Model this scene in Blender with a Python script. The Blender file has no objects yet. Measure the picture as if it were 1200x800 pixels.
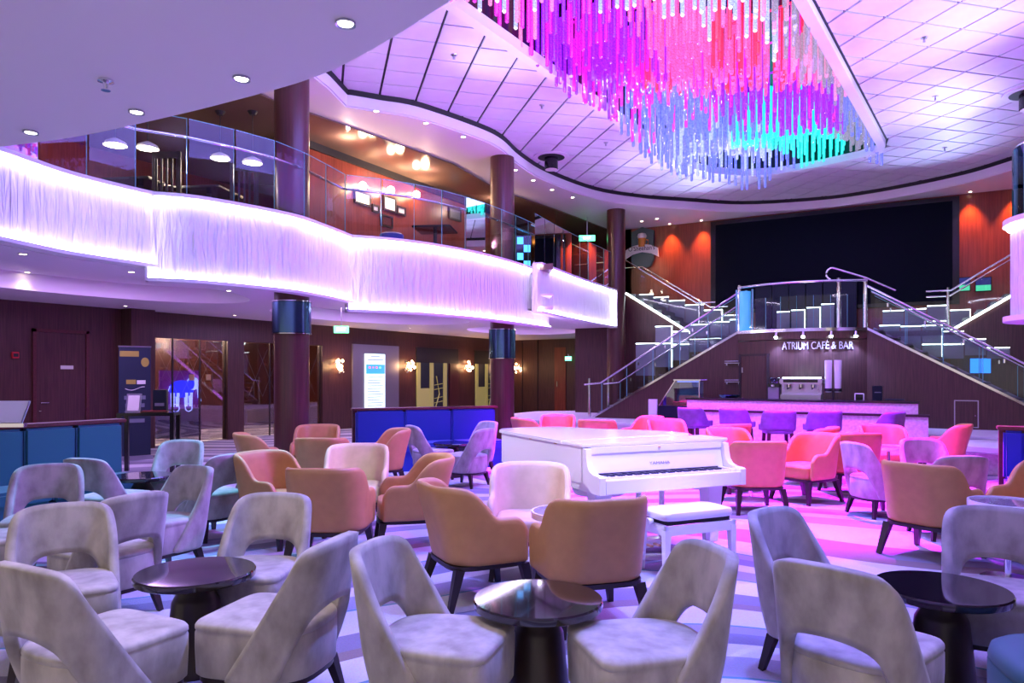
import bpy, bmesh, math, random
from mathutils import Vector, Matrix
random.seed(7)
PI = math.pi
scene = bpy.context.scene
COL = scene.collection

# ------------------------------------------------------------------ camera
EYE, FPX, HY = 1.55, 850.0, 439.0
YAW = math.radians(30.0)
CY, SY = math.cos(YAW), math.sin(YAW)
cam_d = bpy.data.cameras.new('camera')
cam_d.sensor_width = 36.0
cam_d.lens = FPX / 1200.0 * 36.0
cam_d.shift_y = (HY - 400.0) / 1200.0
cam_d.clip_end = 200
cam = bpy.data.objects.new('camera', cam_d)
COL.objects.link(cam)
cam.location = (0, 0, EYE)
cam.rotation_euler = (PI / 2, 0, YAW)
scene.camera = cam

def W(xc, yc):                       # camera-plan metres -> world
    return (xc * CY - yc * SY, xc * SY + yc * CY)
def PXD(u, v, yc):                   # pixel at a known depth
    x, y = W((u - 600) / FPX * yc, yc)
    return Vector((x, y, EYE - (v - HY) / FPX * yc))
def PXZ(u, v, z):                    # pixel on a horizontal plane
    return PXD(u, v, (EYE - z) * FPX / (v - HY))
def PXA(u, v, a):                    # pixel on plane x = a
    d = (u - 600) / FPX
    return PXD(u, v, a / (CY * d - SY))
def PXB(u, v, b):                    # pixel on plane y = b
    d = (u - 600) / FPX
    return PXD(u, v, b / (SY * d + CY))

# ------------------------------------------------------------------ world, exposure, large lights
world = bpy.data.worlds.new('world')
scene.world = world
world.use_nodes = True
world.node_tree.nodes['Background'].inputs[0].default_value = (0.62, 0.52, 0.50, 1)
world.node_tree.nodes['Background'].inputs[1].default_value = 0.75
vs = scene.view_settings
vs.view_transform = 'Standard'
vs.look = 'None'
vs.gamma = 1.0
vs.use_curve_mapping = False
vs.exposure = 0.68

def aim(o, target):
    o.rotation_euler = (Vector(target) - o.location).to_track_quat('-Z', 'Y').to_euler()
def spot(name, loc, target, col, power, angle=60, blend=0.6, size=0.12):
    d = bpy.data.lights.new(name, 'SPOT')
    d.color = col; d.energy = power; d.spot_size = math.radians(angle)
    d.spot_blend = blend; d.shadow_soft_size = size
    o = bpy.data.objects.new(name, d); COL.objects.link(o)
    o.location = loc; aim(o, target)
    return o
def point(name, loc, col, power, size=0.1):
    d = bpy.data.lights.new(name, 'POINT')
    d.color = col; d.energy = power; d.shadow_soft_size = size
    o = bpy.data.objects.new(name, d); COL.objects.link(o); o.location = loc
    return o
def area(name, loc, target, col, power, sx, sy):
    d = bpy.data.lights.new(name, 'AREA')
    d.shape = 'RECTANGLE'; d.size = sx; d.size_y = sy; d.color = col; d.energy = power
    o = bpy.data.objects.new(name, d); COL.objects.link(o)
    o.location = loc; aim(o, target)
    return o

# colour washes thrown from the chandelier recess
area('chandelier_light_violet', (-3.3, 8.0, 6.3), (-3.3, 8.0, 0), (0.24, 0.20, 1.0), 430, 3.6, 5.0)
area('chandelier_light_blue', (-3.2, 14.0, 6.3), (-3.2, 14.0, 0), (0.40, 0.18, 1.0), 110, 3.4, 5.0)
# stage spots in the atrium ceiling
spot('magenta_spot', W(3.9, 9.6) + (6.2,), W(3.9, 9.5) + (0.0,), (0.60, 0.0, 1.0), 10500, 62, 0.35)
spot('magenta_spot', W(1.6, 12.6) + (6.2,), W(1.6, 12.6) + (0.0,), (0.64, 0.0, 1.0), 7500, 50, 0.4)
spot('magenta_spot', (-4.0, 12.0, 6.2), W(4.6, 13.2) + (0.3,), (0.50, 0.0, 1.0), 3600, 50, 0.5)
spot('blue_spot', (-1.0, 5.0, 6.2), W(-0.2, 4.5) + (0.0,), (0.16, 0.22, 1.0), 1300, 55, 0.7)
spot('blue_spot', (-7.0, 8.5, 5.9), W(-0.9, 10.8) + (0.0,), (0.14, 0.16, 1.0), 1500, 40, 0.6)
spot('blue_spot', (1.5, 4.5, 6.2), W(2.4, 5.0) + (0.0,), (0.22, 0.2, 1.0), 900, 60, 0.7)
spot('violet_spot', (1.0, 9.0, 6.2), W(0.5, 8.0) + (0.0,), (0.45, 0.10, 1.0), 2200, 60, 0.7)
spot('piano_fill_spot', (0.5, 3.6, 6.2), W(1.0, 6.6) + (0.8,), (0.80, 0.78, 1.0), 700, 22, 0.6)  # added spot without a fixture, brightens the piano
spot('cyan_spot', (-7.0, 6.5, 5.9), W(-3.6, 7.0) + (0.3,), (0.10, 0.62, 1.0), 1500, 44, 0.8)
spot('blue_spot', (-6.5, 8.0, 5.9), W(3.8, 8.05) + (0.5,), (0.10, 0.16, 1.0), 2600, 11, 0.6)
spot('lime_spot', (-1.5, 5.0, 6.2), W(-1.62, 7.3) + (0.6,), (0.80, 1.0, 0.45), 500, 11, 0.7)  # added narrow spot that tints one armchair, its source unseen
for x in (-5.6, 0.5): spot('ceiling_fill_light', (x, 20.9, 4.3), (x * 0.6 - 1.0, 15.5, 6.45), (0.42, 0.50, 1.0), 480, 80, 1.0, 0.1)  # added uplights without fixtures, brighten the far part of the ceiling
# added uplights at gallery height, without fixtures, that brighten the tiled ceiling
for (x, y, w) in ((-8.7, 6.0, 520), (-8.4, 9.5, 420), (-8.0, 13.0, 420), (-8.0, 17.0, 520), (3.2, 4.0, 520), (3.2, 8.0, 520), (3.3, 12.0, 520), (2.9, 16.0, 420), (-2.5, 2.6, 420)):
    tx = -2.6 + (x + 2.6) * 0.12
    spot('ceiling_fill_light', (x, y, 4.25), (tx, y + (10.5 - y) * 0.25, 6.45), (0.52, 0.47, 1.0), w * 2.1, 62, 1.0, 0.1)
spot('piano_fill_spot', (-7.6, 4.0, 5.9), W(0.6, 6.6) + (0.8,), (0.85, 0.82, 1.0), 900, 22, 0.6)  # second added spot on the piano, from the left
for y in (10.5, 13.0, 16.0): point('lounge_fill', (-9.7, y, 5.95), (1.0, 0.66, 0.5), 15, 0.03)  # added warm fill points without fixtures, brighten the upper lounge

# ------------------------------------------------------------------ materials
MATS = {}
def mat(name, col=(0.5, 0.5, 0.5), rough=0.5, metal=0.0, spec=0.5, sheen=0.0, emit=None, estr=0.0, coat=0.0):
    m = bpy.data.materials.new(name); m.use_nodes = True
    b = m.node_tree.nodes['Principled BSDF']
    b.inputs['Base Color'].default_value = (*col, 1)
    b.inputs['Roughness'].default_value = rough
    b.inputs['Metallic'].default_value = metal
    b.inputs['Specular IOR Level'].default_value = spec
    b.inputs['Sheen Weight'].default_value = sheen
    b.inputs['Coat Weight'].default_value = coat
    if emit:
        b.inputs['Emission Color'].default_value = (*emit, 1)
        b.inputs['Emission Strength'].default_value = estr
    MATS[name] = m
    return m
def nodes(m):
    return m.node_tree.nodes, m.node_tree.links, m.node_tree.nodes['Principled BSDF']
def noise_colour(m, c1, c2, scale, detail=4, stretch=(1, 1, 1), lo=0.35, hi=0.65, bump=0.0, coord='Object'):
    n, l, b = nodes(m)
    tc = n.new('ShaderNodeTexCoord'); mp = n.new('ShaderNodeMapping')
    mp.inputs['Scale'].default_value = stretch
    nz = n.new('ShaderNodeTexNoise'); nz.inputs['Scale'].default_value = scale; nz.inputs['Detail'].default_value = detail
    cr = n.new('ShaderNodeValToRGB')
    cr.color_ramp.elements[0].position = lo; cr.color_ramp.elements[0].color = (*c1, 1)
    cr.color_ramp.elements[1].position = hi; cr.color_ramp.elements[1].color = (*c2, 1)
    l.new(tc.outputs[coord], mp.inputs[0]); l.new(mp.outputs[0], nz.inputs[0])
    l.new(nz.outputs['Fac'], cr.inputs[0]); l.new(cr.outputs[0], b.inputs['Base Color'])
    if bump:
        bp = n.new('ShaderNodeBump'); bp.inputs['Strength'].default_value = bump; bp.inputs['Distance'].default_value = 0.02
        l.new(nz.outputs['Fac'], bp.inputs['Height']); l.new(bp.outputs[0], b.inputs['Normal'])
    return m

noise_colour(mat('velvet', rough=0.75, sheen=0.25), (0.21, 0.187, 0.163), (0.47, 0.43, 0.385), 9.0, 9, (1, 1, 0.6), 0.25, 0.68, 0.12)
noise_colour(mat('leather', rough=0.48), (0.50, 0.255, 0.075), (0.56, 0.29, 0.09), 12, 3, (1, 1, 1), 0.3, 0.7, 0.05)
noise_colour(mat('leather_lit_cream', rough=0.48), (0.62, 0.47, 0.30), (0.68, 0.52, 0.34), 12, 3)  # same leather with the pale cream light painted into its colour
noise_colour(mat('stool_leather', rough=0.5), (0.10, 0.09, 0.20), (0.13, 0.12, 0.25), 12, 3)
mat('chair_wood', (0.022, 0.012, 0.012), 0.4)
mat('table_dark', (0.012, 0.007, 0.009), 0.06, 0, 0.6, coat=0.5)
noise_colour(mat('pedestal', rough=0.35), (0.018, 0.010, 0.010), (0.03, 0.016, 0.014), 9, 3, (1, 1, 0.2))
noise_colour(mat('wood_wall', rough=0.35), (0.055, 0.022, 0.018), (0.095, 0.040, 0.032), 7, 6, (6, 6, 0.25))
noise_colour(mat('wood_red', rough=0.3), (0.18, 0.034, 0.018), (0.26, 0.055, 0.028), 6, 6, (5, 5, 0.25))
noise_colour(mat('wood_column', rough=0.28), (0.075, 0.026, 0.022), (0.105, 0.036, 0.03), 6, 6, (6, 6, 0.2))
noise_colour(mat('wood_trim', rough=0.35), (0.085, 0.02, 0.018), (0.12, 0.03, 0.025), 6, 5, (1, 6, 6))
mat('white_gloss', (0.90, 0.90, 0.92), 0.18, 0, 0.5, coat=0.4)
mat('white_pad', (0.82, 0.81, 0.83), 0.4)
mat('white_paint', (0.78, 0.77, 0.79), 0.5)
mat('soffit_paint', (0.82, 0.78, 0.82), 0.55)
noise_colour(mat('ceiling_tile', rough=0.5), (0.74, 0.73, 0.78), (0.78, 0.77, 0.82), 3, 2)
mat('ceiling_gap', (0.02, 0.02, 0.03), 0.6)
mat('ceiling_brown', (0.20, 0.13, 0.105), 0.10, 0, 0.8)
mat('black_gloss', (0.008, 0.008, 0.010), 0.15)
mat('black_matte', (0.012, 0.012, 0.014), 0.6)
mat('screen_navy', (0.001, 0.003, 0.010), 0.4, 0, 0.06)
mat('slate_panel', (0.008, 0.014, 0.03), 0.35, 0, 0.2)
mat('chrome', (0.80, 0.80, 0.84), 0.12, 1.0)
mat('steel', (0.55, 0.55, 0.60), 0.28, 1.0)
mat('collar_blue', (0.10, 0.20, 0.32), 0.22, 1.0)
mat('teal', (0.002, 0.09, 0.125), 0.6, sheen=0.2)
mat('blue_fabric', (0.003, 0.028, 0.27), 0.6, sheen=0.2)
noise_colour(mat('bar_marble', rough=0.25), (0.58, 0.50, 0.50), (0.74, 0.66, 0.66), 22, 6)
mat('plinth', (0.66, 0.64, 0.66), 0.3)
mat('grey_metal', (0.30, 0.30, 0.33), 0.4, 0.6)
mat('brass', (0.75, 0.55, 0.25), 0.3, 1.0)
mat('red_plastic', (0.5, 0.02, 0.03), 0.4)
mat('paper', (0.75, 0.74, 0.70), 0.6)
mat('olive', (0.30, 0.31, 0.10), 0.5)
mat('olive_dark', (0.03, 0.04, 0.045), 0.3)
mat('key_blue', (0.01, 0.012, 0.03), 0.3)
mat('letter_metal', (0.85, 0.85, 0.90), 0.35, 0.2)
mat('gold_letter', (0.65, 0.42, 0.10), 0.4, 0.5)
mat('banner_navy', (0.010, 0.020, 0.045), 0.5)
mat('banner_yellow', (0.35, 0.30, 0.05), 0.5)
mat('banner_text', (0.16, 0.18, 0.24), 0.5)
mat('sign_teal', (0.03, 0.09, 0.11), 0.4)
mat('tread', (0.10, 0.09, 0.10), 0.5)
mat('beer', (0.6, 0.25, 0.03), 0.4)
def emis(name, col, s, sample=True):
    m = mat(name, col, 0.5, emit=col, estr=s)
    if not sample: m.cycles.emission_sampling = 'NONE'
    return m
emis('led_white', (0.88, 0.83, 1.0), 13)
emis('led_edge', (0.80, 1.0, 0.95), 5)
emis('lamp_warm', (1.0, 0.82, 0.60), 14)
emis('lamp_white', (1.0, 0.95, 0.88), 10)
emis('sconce_glow', (1.0, 0.62, 0.30), 9)
emis('exit_green', (0.10, 0.85, 0.35), 3)
emis('exit_white', (0.85, 1.0, 0.85), 3)
emis('lightbox', (0.72, 0.95, 1.0), 0.85)
emis('lightbox_blue', (0.03, 0.25, 0.75), 1.2)
emis('lightbox_grey', (0.35, 0.45, 0.5), 0.6)
emis('dot_red', (0.9, 0.2, 0.3), 0.8); emis('dot_green', (0.2, 0.7, 0.3), 0.8); emis('dot_violet', (0.5, 0.2, 0.6), 0.8)
emis('neon_blue', (0.02, 0.03, 1.0), 1.6)
emis('neon_white', (0.25, 0.35, 1.0), 2.2)
emis('neon_pink', (0.10, 0.01, 0.22), 0.7)
emis('glow_blue_glass', (0.08, 0.45, 1.0), 1.6)
emis('tv_blue', (0.01, 0.02, 0.12), 0.6)
emis('tv_bright', (0.02, 0.22, 1.0), 1.2)
emis('tv_green', (0.05, 0.5, 0.25), 0.8)
emis('olive_lit', (0.42, 0.42, 0.12), 0.15)
emis('spot_cold', (0.75, 0.88, 1.0), 30)
emis('lamplit_print', (1.0, 0.82, 0.55), 3)  # glow painted into a framed print for the lamp light falling on it
emis('orange_lamp', (1.0, 0.35, 0.06), 3)

def thin_glass(name, tint, refl=0.06, alpha=0.9, rough=0.02):
    m = bpy.data.materials.new(name); m.use_nodes = True
    n, l = m.node_tree.nodes, m.node_tree.links
    n.clear()
    out = n.new('ShaderNodeOutputMaterial'); mix = n.new('ShaderNodeMixShader')
    tr = n.new('ShaderNodeBsdfTransparent'); tr.inputs[0].default_value = (*tint, 1)
    gl = n.new('ShaderNodeBsdfGlossy'); gl.inputs['Roughness'].default_value = rough
    lw = n.new('ShaderNodeFresnel'); lw.inputs['IOR'].default_value = 1.34
    ad = n.new('ShaderNodeMath'); ad.operation = 'ADD'; ad.inputs[1].default_value = refl; ad.use_clamp = True
    l.new(lw.outputs[0], ad.inputs[0]); l.new(ad.outputs[0], mix.inputs[0])
    l.new(tr.outputs[0], mix.inputs[1]); l.new(gl.outputs[0], mix.inputs[2]); l.new(mix.outputs[0], out.inputs[0])
    MATS[name] = m
    return m
thin_glass('glass_rail', (0.88, 0.93, 0.95), 0.015)
thin_glass('glass_door', (0.75, 0.70, 0.72), 0.12)
thin_glass('glass_case', (0.62, 0.66, 0.85), 0.18)
mat('glass_edge', (0.14, 0.36, 0.40), 0.2, emit=(0.12, 0.45, 0.50), estr=0.05)  # faint emission painted in for light caught in the pane edges
mat('frosted', (0.20, 0.22, 0.24), 0.25)
mat('refraction_glow', (0.1, 0.5, 0.6), 0.15, emit=(0.04, 0.42, 0.75), estr=0.3)  # cyan emission painted in for light refracted through the glass
mat('glass_grey_top', (0.22, 0.21, 0.24), 0.06, 0, 0.6)

# glass rods of the chandelier: lit from their heads by LEDs, so the glass itself glows
def rod_mat(name, col, s, op=0.75):
    m = bpy.data.materials.new(name); m.use_nodes = True
    n, l = m.node_tree.nodes, m.node_tree.links
    n.clear()
    out = n.new('ShaderNodeOutputMaterial'); mix = n.new('ShaderNodeMixShader'); add = n.new('ShaderNodeAddShader')
    tr = n.new('ShaderNodeBsdfTransparent'); tr.inputs[0].default_value = (0.9, 0.9, 0.95, 1)
    em = n.new('ShaderNodeEmission'); em.inputs[0].default_value = (*col, 1)
    gl = n.new('ShaderNodeBsdfGlossy'); gl.inputs['Roughness'].default_value = 0.08
    gl.inputs[0].default_value = (0.25, 0.25, 0.3, 1)
    tc = n.new('ShaderNodeTexCoord'); nz = n.new('ShaderNodeTexNoise'); nz.inputs['Scale'].default_value = 45
    mr = n.new('ShaderNodeMapRange'); mr.inputs[1].default_value = 0.35; mr.inputs[2].default_value = 0.7
    mr.inputs[3].default_value = s * 0.55; mr.inputs[4].default_value = s * 1.6
    l.new(tc.outputs['Object'], nz.inputs[0]); l.new(nz.outputs['Fac'], mr.inputs[0]); l.new(mr.outputs[0], em.inputs[1])
    l.new(em.outputs[0], add.inputs[0]); l.new(gl.outputs[0], add.inputs[1])
    mix.inputs[0].default_value = op
    l.new(tr.outputs[0], mix.inputs[1]); l.new(add.outputs[0], mix.inputs[2]); l.new(mix.outputs[0], out.inputs[0])
    m.cycles.emission_sampling = 'NONE'
    MATS[name] = m
rod_mat('rod_ice', (0.42, 0.50, 1.0), 0.75, 0.8)
rod_mat('rod_pink', (1.0, 0.09, 0.42), 0.75, 0.86)
rod_mat('rod_magenta', (0.72, 0.01, 0.62), 0.75, 0.86)
rod_mat('rod_violet', (0.26, 0.01, 1.0), 0.9, 0.88)
rod_mat('rod_red', (1.0, 0.02, 0.06), 0.8, 0.86)
rod_mat('rod_blue', (0.14, 0.18, 1.0), 0.75, 0.82)
rod_mat('rod_cyan', (0.01, 0.80, 0.72), 0.85, 0.85)
rod_mat('rod_clear', (0.50, 0.45, 0.62), 0.4, 0.55)
rod_mat('rod_tip', (0.95, 0.85, 1.0), 1.1, 0.9)
rod_mat('rod_rose', (1.0, 0.25, 0.55), 0.8, 0.6)

# carpet: sweeping bands
def carpet():
    m = mat('carpet', rough=0.95, spec=0.1)
    n, l, b = nodes(m)
    tc = n.new('ShaderNodeTexCoord')
    sep = n.new('ShaderNodeSeparateXYZ')
    nz = n.new('ShaderNodeTexNoise'); nz.inputs['Scale'].default_value = 0.13; nz.inputs['Detail'].default_value = 1.0
    l.new(tc.outputs['Object'], sep.inputs[0]); l.new(tc.outputs['Object'], nz.inputs[0])
    ax = n.new('ShaderNodeMath'); ax.operation = 'MULTIPLY'; ax.inputs[1].default_value = -0.20
    ay = n.new('ShaderNodeMath'); ay.operation = 'MULTIPLY'; ay.inputs[1].default_value = 0.40
    l.new(sep.outputs[0], ax.inputs[0]); l.new(sep.outputs[1], ay.inputs[0])
    s1 = n.new('ShaderNodeMath'); s1.operation = 'ADD'; l.new(ax.outputs[0], s1.inputs[0]); l.new(ay.outputs[0], s1.inputs[1])
    nm = n.new('ShaderNodeMath'); nm.operation = 'MULTIPLY'; nm.inputs[1].default_value = 4.0; l.new(nz.outputs['Fac'], nm.inputs[0])
    s2 = n.new('ShaderNodeMath'); s2.operation = 'ADD'; l.new(s1.outputs[0], s2.inputs[0]); l.new(nm.outputs[0], s2.inputs[1])
    fr = n.new('ShaderNodeMath'); fr.operation = 'FRACT'; l.new(s2.outputs[0], fr.inputs[0])
    cr = n.new('ShaderNodeValToRGB'); r = cr.color_ramp; r.interpolation = 'CONSTANT'
    light, mid, dark, brown, teal = (0.50, 0.50, 0.55), (0.27, 0.26, 0.34), (0.19, 0.18, 0.26), (0.22, 0.17, 0.17), (0.08, 0.24, 0.30)
    bands = [(0.0, light), (0.20, teal), (0.212, mid), (0.34, light), (0.44, dark), (0.53, mid), (0.60, teal), (0.612, light), (0.80, brown), (0.87, dark)]
    r.elements[0].position = 0; r.elements[0].color = (*bands[0][1], 1)
    r.elements[1].position = bands[1][0]; r.elements[1].color = (*bands[1][1], 1)
    for p, c in bands[2:]:
        e = r.elements.new(p); e.color = (*c, 1)
    l.new(fr.outputs[0], cr.inputs[0])
    n2 = n.new('ShaderNodeTexNoise'); n2.inputs['Scale'].default_value = 90; l.new(tc.outputs['Object'], n2.inputs[0])
    mx = n.new('ShaderNodeMix'); mx.data_type = 'RGBA'; mx.blend_type = 'MULTIPLY'; mx.inputs[0].default_value = 0.35
    l.new(cr.outputs[0], mx.inputs[6]); l.new(n2.outputs['Color'], mx.inputs[7])
    hs = n.new('ShaderNodeHueSaturation'); hs.inputs['Saturation'].default_value = 0.9; hs.inputs['Value'].default_value = 1.2
    l.new(mx.outputs[2], hs.inputs['Color']); l.new(hs.outputs[0], b.inputs['Base Color'])
    bp = n.new('ShaderNodeBump'); bp.inputs['Strength'].default_value = 0.3; bp.inputs['Distance'].default_value = 0.01
    l.new(n2.outputs['Fac'], bp.inputs['Height']); l.new(bp.outputs[0], b.inputs['Normal'])
carpet()
# rippled plaster of the gallery fronts: fine vertical relief
def ripple():
    m = mat('ripple_plaster', (0.80, 0.78, 0.84), 0.45)
    n, l, b = nodes(m)
    tc = n.new('ShaderNodeTexCoord'); mp = n.new('ShaderNodeMapping'); mp.inputs['Scale'].default_value = (9, 9, 1.1)
    nz = n.new('ShaderNodeTexNoise'); nz.inputs['Scale'].default_value = 1.6; nz.inputs['Detail'].default_value = 2.5
    nz.inputs['Distortion'].default_value = 0.6
    bp = n.new('ShaderNodeBump'); bp.inputs['Strength'].default_value = 1.0; bp.inputs['Distance'].default_value = 0.10
    l.new(tc.outputs['Object'], mp.inputs[0]); l.new(mp.outputs[0], nz.inputs[0])
    l.new(nz.outputs['Fac'], bp.inputs['Height']); l.new(bp.outputs[0], b.inputs['Normal'])
ripple()
def M(n): return MATS[n]

# ------------------------------------------------------------------ builders
def link(o, parent=None):
    COL.objects.link(o)
    if parent is not None: o.parent = parent
    return o
def tag(o, label=None, cat=None, group=None, kind=None):
    if label: o['label'] = label
    if cat: o['category'] = cat
    if group: o['group'] = group
    if kind: o['kind'] = kind
    return o
def empty(name, label=None, cat=None, loc=(0, 0, 0), rz=0.0, group=None):
    o = bpy.data.objects.new(name, None); link(o)
    o.empty_display_size = 0.2; o.location = loc; o.rotation_euler = (0, 0, rz)
    return tag(o, label, cat, group)
class MB:
    def __init__(s): s.v = []; s.f = []
    def add(s, vs_, fs):
        o = len(s.v); s.v += [tuple(p) for p in vs_]; s.f += [tuple(i + o for i in f) for f in fs]; return s
    def box(s, x0, x1, y0, y1, z0, z1):
        return s.add([(x0, y0, z0), (x1, y0, z0), (x1, y1, z0), (x0, y1, z0), (x0, y0, z1), (x1, y0, z1), (x1, y1, z1), (x0, y1, z1)],
                     [(0, 3, 2, 1), (4, 5, 6, 7), (0, 1, 5, 4), (1, 2, 6, 5), (2, 3, 7, 6), (3, 0, 4, 7)])
    def bar(s, p, q, w, h, up=(0, 0, 1)):
        p, q = Vector(p), Vector(q); d = (q - p).normalized(); r = d.cross(Vector(up))
        if r.length < 1e-4: r = d.cross(Vector((0, 1, 0)))
        r.normalize(); t = r.cross(d)
        c = [(-1, -1), (1, -1), (1, 1), (-1, 1)]
        return s.add([p + r * a * w / 2 + t * b * h / 2 for a, b in c] + [q + r * a * w / 2 + t * b * h / 2 for a, b in c],
                     [(0, 1, 2, 3), (7, 6, 5, 4), (0, 4, 5, 1), (1, 5, 6, 2), (2, 6, 7, 3), (3, 7, 4, 0)])
    def taper(s, p, q, w0, w1, n=4):
        p, q = Vector(p), Vector(q); d = (q - p).normalized()
        r = d.cross(Vector((0, 1, 0))).normalized(); t = r.cross(d)
        vs_ = []
        for c, w in ((p, w0), (q, w1)):
            for k in range(n):
                a = 2 * PI * (k + 0.5) / n
                vs_.append(c + (r * math.cos(a) + t * math.sin(a)) * w * (0.7071 if n == 4 else 0.5))
        fs = [(k, (k + 1) % n, n + (k + 1) % n, n + k) for k in range(n)] + [tuple(range(n - 1, -1, -1)), tuple(range(n, 2 * n))]
        return s.add(vs_, fs)
    def tube(s, pts, r, n=8):
        pts = [Vector(p) for p in pts]; vs_ = []; m = len(pts)
        for i, p in enumerate(pts):
            d = (pts[min(i + 1, m - 1)] - pts[max(i - 1, 0)]).normalized()
            u = d.cross(Vector((0, 0, 1)))
            if u.length < 1e-3: u = d.cross(Vector((0, 1, 0)))
            u.normalize(); w = u.cross(d)
            rr = r[i] if isinstance(r, (list, tuple)) else r
            vs_ += [p + (u * math.cos(2 * PI * k / n) + w * math.sin(2 * PI * k / n)) * rr for k in range(n)]
        fs = []
        for i in range(m - 1):
            for k in range(n):
                a = i * n + k; b = i * n + (k + 1) % n
                fs.append((a, b, b + n, a + n))
        fs += [tuple(range(n - 1, -1, -1)), tuple((m - 1) * n + k for k in range(n))]
        return s.add(vs_, fs)
    def lathe(s, prof, n=24, c=(0, 0, 0)):
        vs_ = []
        for r, z in prof:
            vs_ += [(c[0] + r * math.cos(2 * PI * k / n), c[1] + r * math.sin(2 * PI * k / n), c[2] + z) for k in range(n)]
        fs = []
        for i in range(len(prof) - 1):
            for k in range(n):
                a = i * n + k; b = i * n + (k + 1) % n
                fs.append((a, b, b + n, a + n))
        fs += [tuple(range(n - 1, -1, -1)), tuple((len(prof) - 1) * n + k for k in range(n))]
        return s.add(vs_, fs)
    def rings(s, rings_):
        n = len(rings_[0]); vs_ = [p for r in rings_ for p in r]; fs = []
        for i in range(len(rings_) - 1):
            for k in range(n):
                a = i * n + k; b = i * n + (k + 1) % n
                fs.append((a, b, b + n, a + n))
        fs += [tuple(range(n - 1, -1, -1)), tuple((len(rings_) - 1) * n + k for k in range(n))]
        return s.add(vs_, fs)
    def prism(s, poly, z0, z1):
        n = len(poly)
        return s.add([(p[0], p[1], z0) for p in poly] + [(p[0], p[1], z1) for p in poly],
                     [tuple(range(n - 1, -1, -1)), tuple(range(n, 2 * n))] + [(k, (k + 1) % n, n + (k + 1) % n, n + k) for k in range(n)])
    def vprism(s, poly, y0, y1):      # polygon in x,z pushed along y
        n = len(poly)
        return s.add([(p[0], y0, p[1]) for p in poly] + [(p[0], y1, p[1]) for p in poly],
                     [tuple(range(n)), tuple(range(2 * n - 1, n - 1, -1))] + [(k, n + k, n + (k + 1) % n, (k + 1) % n) for k in range(n)])
    def xprism(s, poly, x0, x1):      # polygon in y,z pushed along x
        n = len(poly)
        return s.add([(x0, p[0], p[1]) for p in poly] + [(x1, p[0], p[1]) for p in poly],
                     [tuple(range(n - 1, -1, -1)), tuple(range(n, 2 * n))] + [(k, (k + 1) % n, n + (k + 1) % n, n + k) for k in range(n)])
    def wall(s, pts, z0, z1, th=0.0, closed=False):   # vertical sheet or slab along a plan polyline; z may be lists
        pts = [Vector((p[0], p[1])) for p in pts]; m = len(pts)
        off = []
        for i in range(m):
            d = (pts[min(i + 1, m - 1)] - pts[max(i - 1, 0)]).normalized()
            off.append(Vector((-d.y, d.x)) * th)
        A = lambda z, i: z[i] if isinstance(z, (list, tuple)) else z
        vs_ = []
        for i, p in enumerate(pts):
            q = p + off[i]
            vs_ += [(p.x, p.y, A(z0, i)), (p.x, p.y, A(z1, i)), (q.x, q.y, A(z1, i)), (q.x, q.y, A(z0, i))]
        fs = []
        for i in range(m - 1):
            for k in range(4):
                a = 4 * i + k; b = 4 * i + (k + 1) % 4
                fs.append((a, a + 4, b + 4, b))
        fs += [(0, 1, 2, 3), tuple(4 * (m - 1) + k for k in (3, 2, 1, 0))]
        return s.add(vs_, fs)
    def mesh(s, name, m, smooth=None, bevel=0.0):
        me = bpy.data.meshes.new(name); me.from_pydata(s.v, [], s.f); me.update()
        bm = bmesh.new(); bm.from_mesh(me)
        bmesh.ops.recalc_face_normals(bm, faces=bm.faces)
        if bevel:
            bmesh.ops.bevel(bm, geom=[e for e in bm.edges if len(e.link_faces) == 2 and e.calc_face_angle(0) > 0.6], offset=bevel, segments=2, affect='EDGES', clamp_overlap=True)
        bm.to_mesh(me); bm.free()
        me.materials.append(M(m) if isinstance(m, str) else m)
        if smooth:
            me.shade_smooth(); me.set_sharp_from_angle(angle=math.radians(smooth))
        return me
    def build(s, name, m, parent=None, smooth=None, bevel=0.0):
        return link(bpy.data.objects.new(name, s.mesh(name, m, smooth, bevel)), parent)
def subsurf_mesh(name, v, f, m, thick=None, levels=1, offset=0.0, crease=0.0):
    me = bpy.data.meshes.new(name); me.from_pydata(v, [], f); me.update()
    o = bpy.data.objects.new(name, me); COL.objects.link(o)
    if thick:
        sm = o.modifiers.new('s', 'SOLIDIFY'); sm.thickness = thick; sm.offset = offset; sm.use_even_offset = True; sm.edge_crease_inner = crease; sm.edge_crease_outer = crease
    ss = o.modifiers.new('u', 'SUBSURF'); ss.levels = levels
    dg = bpy.context.evaluated_depsgraph_get()
    r = bpy.data.meshes.new_from_object(o.evaluated_get(dg)); r.name = name
    bpy.data.objects.remove(o); bpy.data.meshes.remove(me)
    bm = bmesh.new(); bm.from_mesh(r); bmesh.ops.recalc_face_normals(bm, faces=bm.faces); bm.to_mesh(r); bm.free()
    r.materials.clear(); r.materials.append(M(m)); r.shade_smooth()
    return r
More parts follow.
